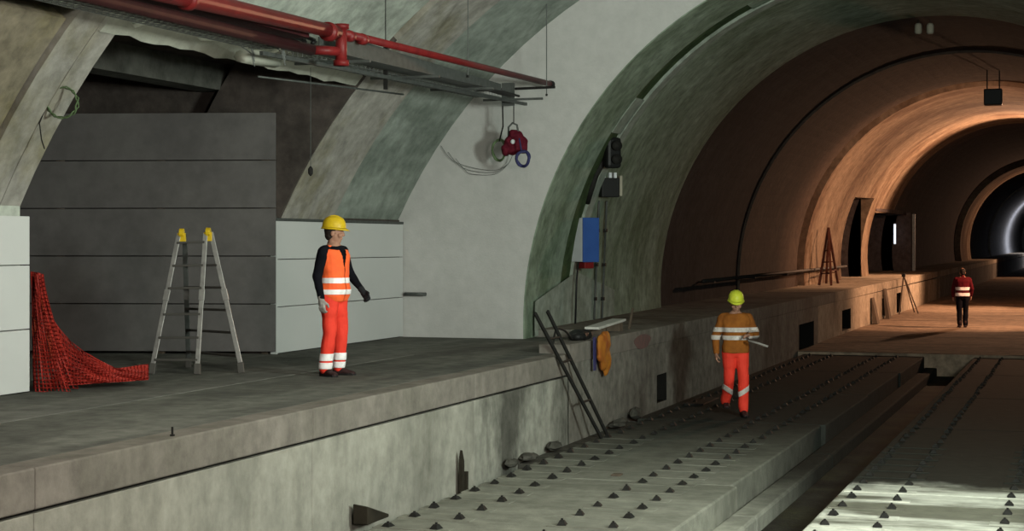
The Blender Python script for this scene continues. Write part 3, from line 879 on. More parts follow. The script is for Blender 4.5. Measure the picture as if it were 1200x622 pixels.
# the far worker seen from behind
p = onZ(1128, 383.5, 0.09)
PC = dict(head=(0, -.02, 1.60), head_yaw=R(10), head_pitch=R(8),
          elbow_l=(.265, -.02, 1.13), wrist_l=(.26, -.13, .90), elbow_r=(-.265, -.02, 1.13), wrist_r=(-.25, -.14, .92),
          hand_l=((0, -.2, -1), (-1, 0, 0), (0, -1, 0), 0.0, .5), hand_r=((0, -.2, -1), (1, 0, 0), (0, -1, 0), 0.0, .5),
          knee_l=(.09, -.02, .48), ankle_l=(.085, .03, .085), knee_r=(-.09, -.06, .48), ankle_r=(-.08, -.04, .085), foot_yaw=(.1, -.1),
          trousers=M['blackcloth'], top=M['maroonjacket'], jacket=True, hem=.86, tape=M['reflect'], leg_tape=[],
          top_tape=[(zband(1.09, 1.18), lambda c: abs(c.x) < .205), (zband(.92, 1.01), lambda c: abs(c.x) < .2)])
make_person('distant worker in maroon jacket with two bright bands and black trousers in the tunnel', (p.x, p.y, 0.085), facing(170), 1.74 / 1.72, PC)

# white rolled papers held by the walking worker
q0 = onY(877, 399, pb.y - .30); q1 = onY(900, 406, pb.y - .36)
rp = MB(); rp.tube([q0, q0.lerp(q1, .5) + Vector((0, 0, .004)), q1], .017, 10); tag(rp.build('paper_roll', M['glove'], None, True), 'thin pale roll held under the walking worker\'s arm', 'paper roll')

# ------------------------------------------------------------------ folding ladder on the platform
def pt_ground(px, py): return onZ(px, py, PZ)
fA1, fA2, fB2, fB1 = pt_ground(178, 438), pt_ground(231, 438.5), pt_ground(283, 437), pt_ground(221, 430)
ctr = (fA1 + fA2 + fB1 + fB2) / 4
dep = Vector((-S_, C_, 0))
def at_depth(px, py, ref):
    z = ref.dot(dep); d = cray(px, py); return EYEV + d * (z / d.dot(dep))
T1, T2 = at_depth(213, 273, ctr), at_depth(244, 272, ctr)
ld = thing('folding_ladder', 'aluminium A-frame ladder with yellow hinges standing on the platform', 'ladder', (ctr.x, ctr.y, PZ))
def L(v): return Vector(v) - Vector((ctr.x, ctr.y, PZ))
off = (fB2 - fA2).normalized() * .03
rails = {'A1': (T1 - off, fA1), 'A2': (T2 - off, fA2), 'B1': (T1 + off, fB1), 'B2': (T2 + off, fB2)}
for kk, (a, b) in rails.items():
    b = b + Vector((0, 0, .05))
    m_ = a.lerp(b, .5)
    MB().bar(L(a), L(b), .028, .052, up=(C_, S_, 0)).build('stile', M['alu'] if kk != 'B1' else M['greysteel'], ld, bevel=.004)
    MB().bar(L(a.lerp(b, .42)), L(a.lerp(b, .50)), .040, .066, up=(C_, S_, 0)).build('sleeve', M['alu'], ld, bevel=.004)
    MB().bar(L(b + Vector((0, 0, -.05))), L(b + (a - b).normalized() * .07), .05, .07, up=(C_, S_, 0)).build('foot', M['rungm'], ld, bevel=.006)
def rung(r1, r2, t):
    a = rails[r1][0].lerp(rails[r1][1], t); b = rails[r2][0].lerp(rails[r2][1], t)
    MB().bar(L(a), L(b), .055, .026).build('rung', M['rungm'], ld, bevel=.005)
for t in (.07, .235, .395, .58, .745, .90): rung('A1', 'A2', t)
for t in (.235, .395, .555, .715, .88): rung('B1', 'B2', t)
for T in (T1, T2):
    mb = MB(); mb.tube([L(T) + Vector((C_, S_, 0)) * -.025, L(T) + Vector((C_, S_, 0)) * .025], .052, 14)
    mb.bar(L(T) + Vector((0, 0, -.10)), L(T), .06, .09, up=(C_, S_, 0))
    mb.build('hinge', M['yellow'], ld, bevel=.004)

# ------------------------------------------------------------------ red safety net heaped against the white cladding
nt_ = thing('safety_net', 'red plastic safety net hanging and trailing on the platform floor', 'net', (-9.6, 14.3, PZ))
NB = Vector((-9.6, 14.3, PZ))
def net_layer(fn, nu, nv, th, m, name):
    mb = MB(); mb.grid(fn, nu, nv)
    o = mb.build(name, m, nt_)
    wf = o.modifiers.new('w', 'WIREFRAME'); wf.thickness = th; wf.use_replace = True; wf.use_even_offset = False
    return o
def pxl(x, y, dz): # point on the picture plane through the net, dz metres farther
    z = NB.dot(dep) + dz; d = cray(x, y); return EYEV + d * (z / d.dot(dep)) - NB
def curtain(shift, wob, x0t, x1t, x0b, x1b, yt, yb):
    def f(u, v):
        xl = x0t + (x0b - x0t) * v; xr = x1t + (x1b - x1t) * (v ** 1.35)
        x = xl + (xr - xl) * u; y = yt + (yb - yt) * v + u * 3 * (1 - v)
        return pxl(x, y, shift + wob * math.sin(u * 9 + v * 3) + .03 * math.sin(v * 17 + u * 5))
    return f
net_layer(curtain(-.02, .05, 37, 47, 42, 83, 320, 459), 9, 30, .018, M['net'], 'net_fold')
net_layer(curtain(.14, .06, 37, 50, 40, 92, 318, 455), 9, 28, .020, M['net'], 'net_fold')
net_layer(curtain(.04, .04, 37, 46, 39, 66, 325, 420), 6, 26, .014, M['net2'], 'net_fold')
def trail(shift, hgt, ph):
    def f(u, v):
        x = 60 + 114 * u
        top = 380 + 52 * (1 - (1 - u) ** 2.4) if u < 1 else 432
        top = 372 + (58 - 4 * math.sin(u * 6 + ph)) * (1 - (1 - u) ** 3.2)
        bot = 452 - 8 * u
        y = bot + (top - bot) * v * hgt
        return pxl(x, y, shift + .5 * u + .25 * v + .06 * math.sin(u * 14 + v * 6 + ph))
    return f
net_layer(trail(.10, 1.0, 0), 30, 11, .020, M['net'], 'net_fold')
net_layer(trail(.28, .95, 1.4), 28, 10, .022, M['net'], 'net_fold')
net_layer(trail(.0, .55, 2.2), 30, 8, .018, M['net'], 'net_fold')

# ------------------------------------------------------------------ pipes and trays under the vault
rp_ = thing('fire_pipe', 'red fire main pipe with coupling running below the vault', 'pipe', (-7.5, 16.5, 4.78))
o3 = Vector((-7.5, 16.5, 4.78))
MB().tube([Vector((-7.5, -6, 4.62)) - o3, Vector((-7.5, 10, 4.66)) - o3, Vector((-7.5, 16.45, 4.79)) - o3], [.11, .105, .07], 16).build('main_pipe', M['redpipe'], rp_, True)
MB().tube([Vector((-7.5, 16.4, 4.80)) - o3, Vector((-7.5, 24.0, 4.915)) - o3], .042, 14).build('branch_pipe', M['redpipe'], rp_, True)
mb = MB(); mb.tube([(0, .06, .10), (0, .06, -.33)], .062, 14); mb.tube([(0, .06, .11), (0, .06, .06)], .085, 14); mb.tube([(0, .06, -.27), (0, .06, -.33)], .085, 14)
mb.build('riser', M['redpipe'], rp_, True)
for yy in (.28, .62, -.25, -3.2):
    zc = .006 + .0155 * yy if yy > 0 else .02 * yy
    r_ = .062 if yy > 0 else .10
    MB().tube([(0, yy - .045, zc), (0, yy + .045, zc)], r_, 14).build('coupling', M['redpipe'], rp_, True)
MB().tube([Vector((-7.72, -6, 4.52)) - o3, Vector((-7.72, 16.3, 4.60)) - o3], .06, 12).build('return_pipe', M['darkpipe'], rp_, True)
MB().tube([(-.22, -.2, -.18), (-.1, -.1, -.18), (0, .06, -.18)], .05, 12).build('elbow', M['redpipe'], rp_, True)
MB().tube([Vector((-7.5, 23.96, 4.914)) - o3, Vector((-7.5, 24.06, 4.916)) - o3], .052, 14).build('end_cap', M['iron'], rp_, True)


def wire_tray(label, x0, x1, y0, y1, z, rise, h, m, step, curl=False):
    t = thing('cable_tray', label, 'cable tray', ((x0 + x1) / 2, y0, z))
    o_ = Vector(((x0 + x1) / 2, y0, z))
    def zz(y): return rise * (y - y0)
    for x in (x0, x1):
        for dz in (0, h / 2, h):
            MB().tube([Vector((x, y0, z + dz)) - o_, Vector((x, y1, z + dz + zz(y1))) - o_] if not curl else
                      [Vector((x, y0, z + dz)) - o_, Vector((x, y1 - .3, z + dz + zz(y1))) - o_, Vector((x, y1 - .08, z + dz + zz(y1) - .05)) - o_, Vector((x, y1, z + dz + zz(y1) - .18)) - o_], .006, 6).build('side_wire', m, t)
    for i in range(1, 4):
        x = x0 + (x1 - x0) * i / 4
        MB().tube([Vector((x, y0, z)) - o_, Vector((x, y1, z + zz(y1))) - o_], .005, 5).build('floor_wire', m, t)
    y = y0 + .05
    cw = MB().tube([((x0 - x1) / 2, 0, h), ((x0 - x1) / 2, 0, 0), ((x1 - x0) / 2, 0, 0), ((x1 - x0) / 2, 0, h)], .006, 5).mesh('cross_wire', m)
    while y < y1:
        inst(cw, 'cross_wire', t, (0, y - y0, zz(y))); y += step
    return t


dt = thing('cable_trunking', 'added trunking in shade-dark maroon with cables between the red pipe and the wire tray', 'trunking', (-7.86, 12.0, 4.70))  # added to fill the shaded zone below the pipe with dark colour
MB().box(-.20, .20, -14, 4.1, 0, .012).build('base_plate', M['darkpipe'], dt)
for x in (-.205, .20): MB().box(x, x + .006, -14, 4.1, 0, .09).build('side_plate', M['darkpipe'], dt)
for k_, x in enumerate((-.12, -.02, .09)):
    MB().tube(curve([(x, -14, .035), (x + .02, -4, .035), (x - .015, 1, .035), (x, 4.15, .035), (x + .01, 4.4, -.02)]), .022, 8).build('cable', M['blackplastic'], dt, True)
wire_tray('galvanised wire cable tray hanging in front of the passage lintel', -8.18, -7.83, 9.0, 15.9, 4.56, .003, .10, M['steel'], .11, True)
wire_tray('galvanised wire cable tray beyond the red pipe riser', -8.30, -7.95, 16.75, 23.0, 4.58, .012, .10, M['steel'], .12)
# solid tray beside the riser with a white end frame
st = thing('solid_cable_tray', 'dark solid cable tray with white end frame under the thin red pipe', 'cable tray', (-7.68, 16.8, 4.60))
m_ = MB()
m_.loft([[(-.2, 0, .0), (.1, 0, .0), (.1, 0, .2), (.085, 0, .2), (.085, 0, .015), (-.185, 0, .015), (-.185, 0, .2), (-.2, 0, .2)],
         [(-.2, 5.2, .05), (.1, 5.2, .05), (.1, 5.2, .14), (.085, 5.2, .14), (.085, 5.2, .065), (-.185, 5.2, .065), (-.185, 5.2, .14), (-.2, 5.2, .14)]])
m_.build('trough', M['greysteel'], st)
for x in (.12,):
    MB().box(x - .012, x + .012, -.03, .0, -.10, .24).build('end_frame', M['whitepaint'], st)
MB().bar((.12, -.015, .235), (.12, 3.0, .255), .024, .024).build('edge_trim', M['whitepaint'], st)
for dx in (-.12, -.06, 0.02):
    MB().tube([(dx, .05, .04), (dx + .02, 2, .06), (dx - .01, 4.5, .08), (dx, 6.2, .06)], .018, 8).build('cable', M['blackplastic'], st, True)
# lower strut rail
sr_ = thing('strut_rail', 'long dark strut rail below the cable trays', 'rail', (-7.95, 15.6, 4.50))
MB().bar((0, 0, 0), (.1, 8.3, .12), .042, .042).build('rail', M['greysteel'], sr_)
for yy in (1.5, 3.6, 5.6, 7.7):
    MB().bar((-.35, yy, .03 + .0145 * yy), (.55, yy, .03 + .0145 * yy), .04, .03).build('crossbar', M['greysteel'], sr_)
cb = thing('conduit', 'thin grey conduit under the cable tray by the passage edge', 'conduit', (-8.4, 17, 4.35))
MB().tube([(0, -.6, 0), (.12, 1.5, .06), (.2, 3.0, .10)], .012, 6).build('tube', M['greysteel'], cb, True)
# hanger posts and rods up to the vault
def vz(x): return VC[1] + math.sqrt(VR ** 2 - (x - VC[0]) ** 2)
post = thing('tray_hanger', 'dark tray hanger post sticking down below the tray', 'hanger', (-7.915, 18.75, 4.40))
MB().box(-.02, .02, -.02, .02, 0, .50).build('post', M['iron'], post); MB().tube([(0, 0, .5), (0, 0, vz(-7.915) - 4.40 + .02)], .006, 6).build('rod', M['iron'], post)
for i, (x, y, lab) in enumerate([(-7.42, 23.55, 'thin hanger rod above the far end of the red pipe'), (-7.55, 20.6, 'thin hanger rod above the middle of the far cable tray'), (-7.63, 14.0, 'thin hanger rod above the near red pipe'), (-7.63, 11.5, 'thin hanger rod above the wire tray near the left edge')]):
    h = thing('tray_hanger', lab, 'hanger', (x, y, 4.7), 0, 'hanger rods')
    MB().tube([(0, 0, 0), (0, 0, vz(x) - 4.7 + .02)], .007, 6).build('rod', M['greysteel'], h)
    MB().tube([(0, 0, 0), (0, 0, .03)], .016, 6).build('nut', M['iron'], h)
eb = thing('bracket_bar', 'thin dark bracket bar at the far end of the trays', 'bracket', (-7.3, 23.5, 4.82))
MB().bar((.02, 0, 0), (-1.25, .15, 0), .035, .035).build('bar', M['iron'], eb); MB().box(-.78, -.60, -.03, .03, -.25, .08).build('plate', M['greysteel'], eb)
# mineral wool bundle and bundle of cables by the lintel
bd = MB()
bd.loft([[Vector((-8.35, 15.95, 4.52)) + Vector((.10 * math.cos(t), 0, .07 * math.sin(t))) for t in [k * math.pi / 4 for k in range(8)]],
         [Vector((-8.35, 16.2, 4.54)) + Vector((.13 * math.cos(t), 0, .09 * math.sin(t))) for t in [k * math.pi / 4 for k in range(8)]],
         [Vector((-8.35, 16.7, 4.53)) + Vector((.09 * math.cos(t), 0, .06 * math.sin(t))) for t in [k * math.pi / 4 for k in range(8)]]])
tag(bd.build('insulation_bundle', M['lintel'], None, True), 'pale insulation bundle tucked beside the red pipe riser', 'bundle')

# plumb weight on a thin line
p = onX(364, 201, -8.3)
pl = thing('plumb_line', 'thin line with small dark weight hanging before the rib', 'plumb line', p)
MB().tube([(0, 0, 0), (0, 0, 4.55 - p.z)], .004, 5).build('line', M['greysteel'], pl)
MB().loft([[Vector((.03 * s * math.cos(k * math.pi / 4), .03 * s * math.sin(k * math.pi / 4), z)) for k in range(8)] for s, z in ((.3, -.05), (1, -.02), (1, .03), (.3, .06))]).build('weight', M['iron'], pl)

# coil of green wire hung on the edge of the opening
p = onCyl(73, 120, VC[0], VC[1], VR - .12)
wc = thing('wire_coil', 'ring of green wire hanging at the edge of the passage opening', 'wire coil', p)
mb = MB(); pts = []
camr = Vector((C_, S_, 0))
for k in range(97):
    t = 2 * math.pi * k / 24; rr = .148 + .012 * math.sin(k * 1.7)
    pts.append(camr * (rr * math.cos(t)) + Vector((0, 0, rr * math.sin(t))) + dep * (.02 * math.sin(k * .9)))
mb.tube(pts, .007, 6); mb.build('loops', M['greencable'], wc, True)
MB().tube([camr * -.14, camr * -.22 + Vector((0, 0, -.2)), camr * -.2 + Vector((0, 0, -.36)), camr * -.17 + Vector((0, 0, -.45))], .006, 6).build('tail', M['iron'], wc, True)
MB().tube([camr * -.1 + Vector((0, 0, .12)), camr * -.05 + dep * .3 + Vector((0, 0, .16))], .009, 6).build('hook', M['iron'], wc)

# tools and cables hung from the tray end in front of the pale wall
def coil(name, label, px, py, Y, rx, rz, tr, m, loops=4, group=None):
    c = onY(px, py, Y); t = thing(name, label, 'cable', c, 0)
    pts = []
    for k in range(loops * 22 + 1):
        a = 2 * math.pi * k / 22; f = 1 + .07 * math.sin(k * .8)
        pts.append(Vector((rx * f * math.cos(a), .03 * math.sin(k * .55), rz * f * math.sin(a))))
    MB().tube(pts, tr, 7).build('loops', m, t, True)
    return t, c
t, c = coil('cable_coil', 'olive green cable coil hanging leftmost from the tray end', 585, 176, 23.93, .10, .155, .013, M['greencable'])
MB().tube([(.0, 0, .13), (.06, 0, .35), (.05, .0, .78)], .011, 6).build('strap', M['iron'], t, True)
t, c = coil('cable_coil', 'dark blue cable coil hanging rightmost below the maroon bag', 613, 186, 23.48, .095, .11, .018, M['bluecable'])
MB().tube([(-.02, 0, .09), (-.06, 0, .3)], .012, 6).build('strap', M['bluecable'], t, True)
c = onY(602, 168, 23.72)
bg = thing('tool_bag', 'maroon tool bag hanging from the end of the cable tray', 'bag', c)
mb = MB()
for (dx, dz, a, b_) in ((-.02, -.03, .13, .15), (-.13, -.10, .06, .09), (.09, .0, .12, .15), (.02, .12, .10, .08), (.14, -.10, .06, .06)): mb.ellipsoid((dx, 0, dz), (a, .09, b_), 14, 9)
me = remeshed(mb, .016, 3); crease(me, .03, 12); add_mesh(me, 'pouch', M['darkred'], bg)
MB().tube([(-.08, 0, .08), (-.08, 0, .24), (-.02, 0, .30), (.05, 0, .27), (.08, 0, .10)], .016, 8).build('handle', M['greysteel'], bg, True)
MB().bar((.0, 0, .28), (.0, 0, .60), .018, .01).build('strap', M['iron'], bg)
mb = MB(); mb.ellipsoid((.02, -.10, .02), (.035, .012, .035), 10, 6); mb.build('buckle', M['whitepaint'], bg, True)
c = onY(560, 196, YE - .04)
hw = thing('loose_wire', 'thin loose wires sagging on the pale end wall', 'wire', c)
for i in range(3):
    MB().tube(curve([Vector((-.6 + .12 * i, 0, .34 - .10 * i)), Vector((-.42 + .1 * i, -.01, .12 - .07 * i)), Vector((-.1, -.02, .0 - .05 * i)), Vector((.28, -.03, -.05 - .03 * i)), Vector((.5, -.05, .04)), Vector((.6, -.1, .2))]), .0035, 5).build('strand', M['greysteel'], hw, True)

# handrail stub on the end wall
c = onY(487, 344.5, YE - .09)
hs = thing('rail_stub', 'short dark horizontal bar fixed to the pale end wall', 'bar', c)
MB().tube([(-.18, 0, 0), (.17, 0, 0)], .028, 10).build('bar', M['greysteel'], hs, True)
for x in (-.12, .12): MB().tube([(x, 0, 0), (x, .09, 0)], .016, 8).build('bracket', M['iron'], hs)

# ------------------------------------------------------------------ equipment on the tunnel collar
CC = (-2.70, 1.42); CR = 5.44
def on_collar(px, py, inset=0.0): return onCyl(px, py, CC[0], CC[1], CR - inset)
def axes(p):   # local frame on the lining: outward normal (towards the tunnel axis), along = +y
    nrm = Vector((CC[0] - p.x, 0, CC[1] - p.z)).normalized(); return nrm
yawc = math.atan2(-.94, .34)
def faced(name, label, cat, p, rz): return thing(name, label, cat, p, rz)
rz = facing(20) + 0.0
# blue and white cabinet: the white side faces left, the blue front right
p = on_collar(686, 281, .16)
cab = faced('electric_cabinet', 'blue and white electric cabinet fixed to the green tunnel collar', 'cabinet', p, facing(38))
MB().box(-.17, .17, -.12, .22, -.36, .36).build('body', M['whitepaint'], cab, bevel=.012)
MB().box(-.172, .172, -.15, -.121, -.365, .365).build('door', M['blue'], cab, bevel=.008)
MB().box(-.10, .10, -.10, .06, -.47, -.36).build('socket', M['redpipe'], cab, bevel=.01)
MB().tube([(-.15, 0, -.36), (-.19, 0, -.7), (-.2, .02, -1.38)], .016, 8).build('cable', M['blackplastic'], cab, True)
MB().box(-.12, .12, .2, .5, -.2, .2).build('mount', M['greysteel'], cab)
# tall black lamp and the square box under it
p = on_collar(718, 179, .14)
sg = faced('tunnel_signal', 'tall black rounded signal lamp high on the tunnel collar', 'signal', p, facing(25))
MB().box(-.13, .13, -.08, .1, -.25, .25).build('housing', M['blackplastic'], sg, bevel=.05)
for z in (-.11, .11):
    mb = MB(); mb.tube([(0, -.17, z), (0, -.07, z)], [.085, .075], 16); mb.build('visor', M['iron'], sg, True)
MB().box(-.04, .04, .05, .35, -.05, .05).build('bracket', M['greysteel'], sg)
p = on_collar(714, 219, .14)
s2 = faced('floodlight', 'square black floodlight below the signal on the tunnel collar', 'lamp', p, facing(20))
MB().box(-.16, .16, -.07, .09, -.17, .15).build('housing', M['blackplastic'], s2, bevel=.012)
MB().box(.165, .215, -.06, .06, -.15, .19).build('side_plate', M['tan'], s2, bevel=.005)
for x in (-.11, .0, .09): MB().box(x - .025, x + .025, -.05, .03, .15, .24).build('terminal', M['whitepaint'], s2)
MB().tube(curve([(-.16, .02, .0), (-.30, .05, -.06), (-.36, .1, -.25)]), .02, 8).build('cable', M['iron'], s2, True)
MB().box(-.05, .05, .05, .4, -.05, .05).build('bracket', M['greysteel'], s2)
# dark cable running up the joint
pts = [on_collar(x, y, .03) for x, y in ((688, 238), (692, 222), (698, 205), (706, 190), (714, 178))]
tag(MB().tube(pts, [.05, .06, .055, .06, .04], 8).build('cable_loom', M['iron'], None, True), 'thick dark cable loom curving up beside the signal', 'cable')
# vertical conduits to the ledge
for i, (x, lab) in enumerate(((696, 'left of two upright conduits below the blue cabinet'), (705, 'right of two upright conduits below the blue cabinet'))):
    p1 = on_collar(x + 6, 236, .04); p0 = on_collar(x, 384, .04)
    pts = [on_collar(x + 6 * (384 - y) / 148.0, y, .04) for y in (384, 350, 310, 270, 236)]
    t = thing('conduit', lab, 'conduit', p0)
    MB().tube([q - p0 for q in pts], .018, 8).build('tube', M['greysteel'], t, True)
    for j in (1, 2, 3): MB().box(*[v for k in range(3) for v in ((pts[j] - p0)[k] - .03, (pts[j] - p0)[k] + .03)]).build('clip', M['iron'], t)
# lighter repaired patch at the foot of the collar
mb = MB()
def patch(u, v):
    ang = ang_at(27, 5.42, LZ - .05) + (R(9.5) * v * (1 - .45 * abs(u - .45) * 2))
    y = 24.8 + 5.2 * u; c_ = tcen(y)
    return (c_[0] - 5.425 * math.cos(ang), y, c_[1] + 5.425 * math.sin(ang))
mb.grid(patch, 16, 8); mb.build('mortar_patch', M['lip'], tn)

# ------------------------------------------------------------------ clutter on the ledge edge
# narrow ladder leaning askew over the platform edge
lad = thing('leaning_ladder', 'narrow dark ladder leaning askew over the platform edge', 'ladder', onZ(708, 513, 0.0))
lo = Vector(lad.location)
edge = onX(661, 406, PX + .03)
dirn = (edge - lo).normalized()
r1a, r1b = onZ(705, 513.5, 0.005), onZ(712, 510.5, 0.005)
def lean(base, px, py):
    # rail through base and a point just clear of the edge; ends at the row py
    e = onX(px, py, PX + .025); d = (e - base)
    return base + d * 1.42
ra = (r1a, lean(r1a, 651, 412)); rb = (r1b, lean(r1b, 663, 409))
for a, b in (ra, rb):
    MB().bar(a - lo, b - lo, .028, .045).build('rail', M['iron'], lad, bevel=.004)
for t in (.30, .62, .80):
    MB().tube([ra[0].lerp(ra[1], t) - lo, rb[0].lerp(rb[1], t) - lo], .016, 8).build('rung', M['iron'], lad)
# black bag
c = Vector((PX - .22, 0, 0)); q = onX(680, 392, PX - .2)
bag = thing('black_bag', 'flat black bag lying on the ledge beside the leaning ladder', 'bag', (q.x, q.y, lz(q.y)))
mb = MB()
for (y, x, z, a, b_, h) in ((0, 0, .06, .14, .34, .075), (-.2, .03, .05, .11, .16, .06), (.22, -.02, .055, .12, .17, .07)): mb.ellipsoid((x, y, z), (a, b_, h), 14, 9)
me = remeshed(mb, .02, 3); crease(me, .03, 9); add_mesh(me, 'sack', M['blackplastic'], bag)
MB().tube(curve([(.02, -.45, .03), (.0, -.75, .16), (-.02, -1.05, .18), (0, -1.25, .02)]), .014, 8).build('strap', M['iron'], bag, True)
# pale plank on blocks
q = onX(710, 385, PX - .35)
pk = thing('plank', 'pale plank resting on dark blocks on the ledge', 'plank', (q.x, q.y, lz(q.y)))
MB().bar((0, -.75, .10), (0, .75, .16), .22, .035).build('board', M['paleplank'], pk, bevel=.004)
for y, h in ((-.45, .09), (.5, .125)): MB().box(-.10, .10, y - .1, y + .1, 0, h).build('block', M['wood'], pk, bevel=.006)
q = onX(737, 384, PX - .3)
stk = thing('stick', 'short dark stick leaning up at the end of the pale plank', 'stick', (q.x, q.y, lz(q.y) - .0))
MB().bar((0, 0, 0), (-.05, .42, .30), .035, .035).build('shaft', M['wood'], stk, bevel=.005)
# orange bag hanging over the edge with a dark blue strap
q = onX(704, 393, PX + .03)
ob = thing('orange_bag', 'orange bag hanging over the ledge edge below the plank', 'bag', q)
mb = MB()
for (y, z, a, b_, h) in ((0, -.06, .05, .30, .12), (.0, -.16, .055, .31, .16), (.03, -.26, .05, .28, .16), (.07, -.36, .045, .22, .15), (.12, -.45, .03, .14, .12)): mb.ellipsoid((.035, y, z), (a, b_, h), 14, 9)
me = remeshed(mb, .018, 3); crease(me, .035, 8); add_mesh(me, 'sack', M['orangebag'], ob)
MB().bar((.03, -.42, .0), (.03, -.40, -.45), .09, .02).build('strap', M['bluecable'], ob)
# reddish paint mark on the ledge edge
q = onX(753, 400, PX + .002)
mb = MB(); mb.loft([[Vector((x, q.y + .5 * math.cos(t) * (1 + .12 * math.sin(3 * t)), q.z + .11 * math.sin(t))) for t in [k * math.pi / 10 for k in range(20)]] for x in (PX - .01, PX + .003)])
mb.build('paint_mark', M['pinkmark'], lg)

# ------------------------------------------------------------------ debris along the wall foot
def stone(name, label, loc, s, m, cat='rubble', seed=1, grp=None):
    mb = MB(); mb.ellipsoid((0, 0, s[2] * .8), s, 9, 6); rnd = random.Random(seed)
    mb.v = [(x * rnd.uniform(.75, 1.2), y * rnd.uniform(.75, 1.2), max(0, z * rnd.uniform(.8, 1.15))) for x, y, z in mb.v]
    o = mb.build(name, m); o.location = loc; return tag(o, label, cat, grp)
sk = thing('wooden_stake', 'upright dark wooden stake at the foot of the platform wall', 'stake', (PX + .05, onX(541, 560, PX + .05).y, 0.0))
MB().loft([[(-.02, -.035, -.1), (.02, -.035, -.1), (.02, .035, -.1), (-.02, .035, -.1)], [(-.02, -.035, .26), (.02, -.035, .26), (.02, .03, .24), (-.02, .03, .24)], [(-.01, -.02, .36), (.015, -.02, .36), (.015, .0, .33), (-.01, .0, .33)]]).build('post', M['darkwood'], sk)
MB().box(.0, .04, .04, .10, -.1, .12).build('wedge', M['darkwood'], sk)
wg = thing('timber_wedge', 'dark timber wedge lying at the wall foot in the near corner', 'wedge', (PX + .13, onZ(430, 613, 0.0).y, 0.0))
MB().loft([[(-.10, -.10, 0), (.05, -.10, 0), (.05, -.10, .17), (-.10, -.10, .19)], [(-.10, .40, 0), (.05, .40, 0), (.05, .40, .03), (-.10, .40, .03)]]).build('block', M['darkwood'], wg, bevel=.01)
for i, (px, py, s, lab) in enumerate([(616, 537, (.10, .22, .05), 'low grey rubble lump below the dark stain on the platform wall'), (640, 525, (.09, .25, .06), 'grey rubble lump just left of the leaning ladder foot'),
                                      (725, 498, (.10, .35, .06), 'dark rubble lump right of the leaning ladder foot'), (745, 489, (.09, .30, .09), 'dark rubble lump by the square drain hole'),
                                      (600, 545, (.07, .16, .06), 'small grey rubble lump nearest the wooden stake')]):
    q = onZ(px, py, 0.0); stone('rubble_lump', lab, (max(q.x, PX + .06), q.y, -.02), s, M['lintrubble'], seed=i + 3)
# dark flat plate on the slab left of the walking worker
q = onZ(822, 471, .0)
tag(MB().box(-.16, .16, -.6, .6, 0, .03).build('steel_plate', M['iron'], bevel=.006), 'flat dark steel plate on the slab left of the walking worker', 'plate').location = (q.x, q.y, 0.0)
q = onZ(723, 557, 0)
o = MB().box(-.05, .05, -.07, .07, 0, .02).build('wood_chip', M['wood'], bevel=.004); o.location = (q.x, q.y, 0); tag(o, 'small dark chip lying alone in the middle of the track slab', 'debris')
# small bolt standing on the platform
q = onZ(202, 511, PZ)
o = MB(); o.tube([(0, 0, 0), (0, 0, .07)], .009, 8).tube([(0, 0, 0), (0, 0, .015)], .018, 6)
o = o.build('anchor_stud', M['iron']); o.location = q; tag(o, 'single small dark stud standing up near the platform edge', 'bolt')

# ------------------------------------------------------------------ things in the running tunnel
# wall pipe with brackets
t = thing('wall_pipe', 'long thin dark pipe along the left tunnel wall', 'pipe', (-8.15, 37.5, 1.72))
MB().tube([(0, 0, 0), (.06, 12, .03), (.1, 23, .04)], .045, 8).build('pipe', M['iron'], t, True)
for y in (1, 6, 11, 16, 21): MB().box(-.35, .06, y - .03, y + .03, -.05, -.02).build('bracket', M['iron'], t)
# reddish A-frame steps
b = onX(970, 331, -7.75); b.z = lz(b.y)
af = thing('step_ladder', 'reddish wooden A-frame steps standing on the tunnel ledge', 'ladder', b)
apx = Vector((-.02, .3, 1.78))
lf = [Vector((0.25, -1.0, 0)), Vector((.1, 1.6, 0)), Vector((-.15, -.8, 0)), Vector((-.25, 1.4, 0))]
for v in lf: MB().bar(v, apx, .07, .07).build('leg', M['redwood'], af)
for t_ in (.2, .4, .6):
    MB().bar(lf[0].lerp(apx, t_), lf[2].lerp(apx, t_), .08, .03).build('tread', M['redwood'], af); MB().bar(lf[1].lerp(apx, t_), lf[3].lerp(apx, t_), .08, .03).build('tread', M['redwood'], af)
MB().bar(lf[0].lerp(apx, .25), lf[1].lerp(apx, .25), .04, .04).build('brace', M['redwood'], af)
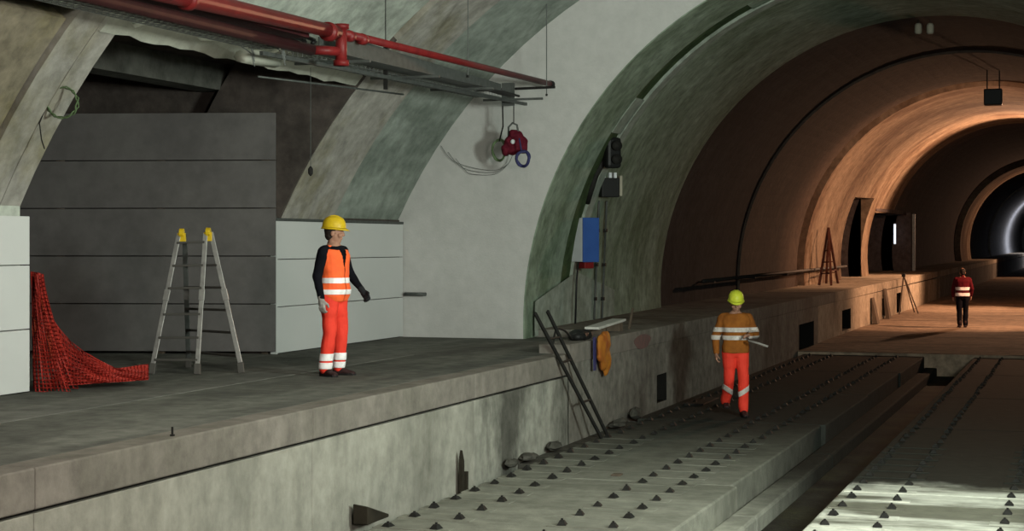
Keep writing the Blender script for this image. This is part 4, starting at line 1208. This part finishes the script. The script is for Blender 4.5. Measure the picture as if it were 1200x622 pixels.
# thin tripod poles against the ledge
b = onZ(1062, 372, .08)
b = Vector((PX + .35, onX(1064, 350, PX + .35).y, .08))
tp = thing('tripod', 'thin dark tripod poles standing before the ledge under the doorway', 'tripod', b)
top = Vector((-.15, 0, 1.35))
for v in ((-.2, -1.0, 0), (.1, 1.3, 0), (.35, .1, 0)): MB().tube([Vector(v), top], .025, 6).build('leg', M['wood'], tp)
MB().box(-.21, -.09, -.08, .08, 1.3, 1.42).build('head', M['iron'], tp)
# dark stack beyond and upright timbers in front of the ledge
for i, (px, py, h, lab) in enumerate(((1029, 372, .8, 'short upright board leaning on the ledge face, nearer of two'), (1043, 366, 1.0, 'tall upright board leaning on the ledge face by the tripod'))):
    y = onX(px, py, PX + .2).y; t = thing('timber', lab, 'timber', (PX + .1, y, .07))
    MB().loft([[(-.02, -.3, 0), (.12, -.3, 0), (.12, .3, 0), (-.02, .3, 0)], [(-.09, -.3, h), (-.05, -.3, h), (-.05, .3, h), (-.09, .3, h)]]).build('board', M['wood'], t)
# box hanging under the tunnel crown
p = onY(1164, 114, 48.0)
hb = thing('hanging_box', 'small black box hanging below the tunnel crown', 'box', p)
MB().box(-.24, .24, -.2, .2, -.22, .22).build('case', M['blackplastic'], hb, bevel=.03)
cy = tcen(48); ztop = cy[1] + math.sqrt(5.55 ** 2 - (p.x - cy[0]) ** 2)
for x in (-.16, .16): MB().tube([(x, 0, .2), (x, 0, ztop - p.z + .03)], .02, 6).build('hanger', M['iron'], hb)
# pair of small tan lamps at the crown
for i, (px, lab) in enumerate(((1076, 'left of two small tan lamps under the dark tunnel crown'), (1090, 'right of two small tan lamps under the dark tunnel crown'))):
    p = onY(px, 33, 36.2); t = thing('crown_lamp', lab, 'lamp', p, 0, 'lamps under the tunnel crown')
    MB().loft([[Vector((s * math.cos(k * math.pi / 5), s * math.sin(k * math.pi / 5), z)) for k in range(10)] for s, z in ((.05, -.12), (.075, -.09), (.075, .06), (.05, .10))]).build('housing', M['tan'], t, True)
    cy = tcen(36.2); zt = cy[1] + math.sqrt(5.78 ** 2 - (p.x - cy[0]) ** 2)
    MB().tube([(0, 0, .08), (0, 0, zt - p.z + .03)], .012, 6).build('hanger', M['iron'], t)
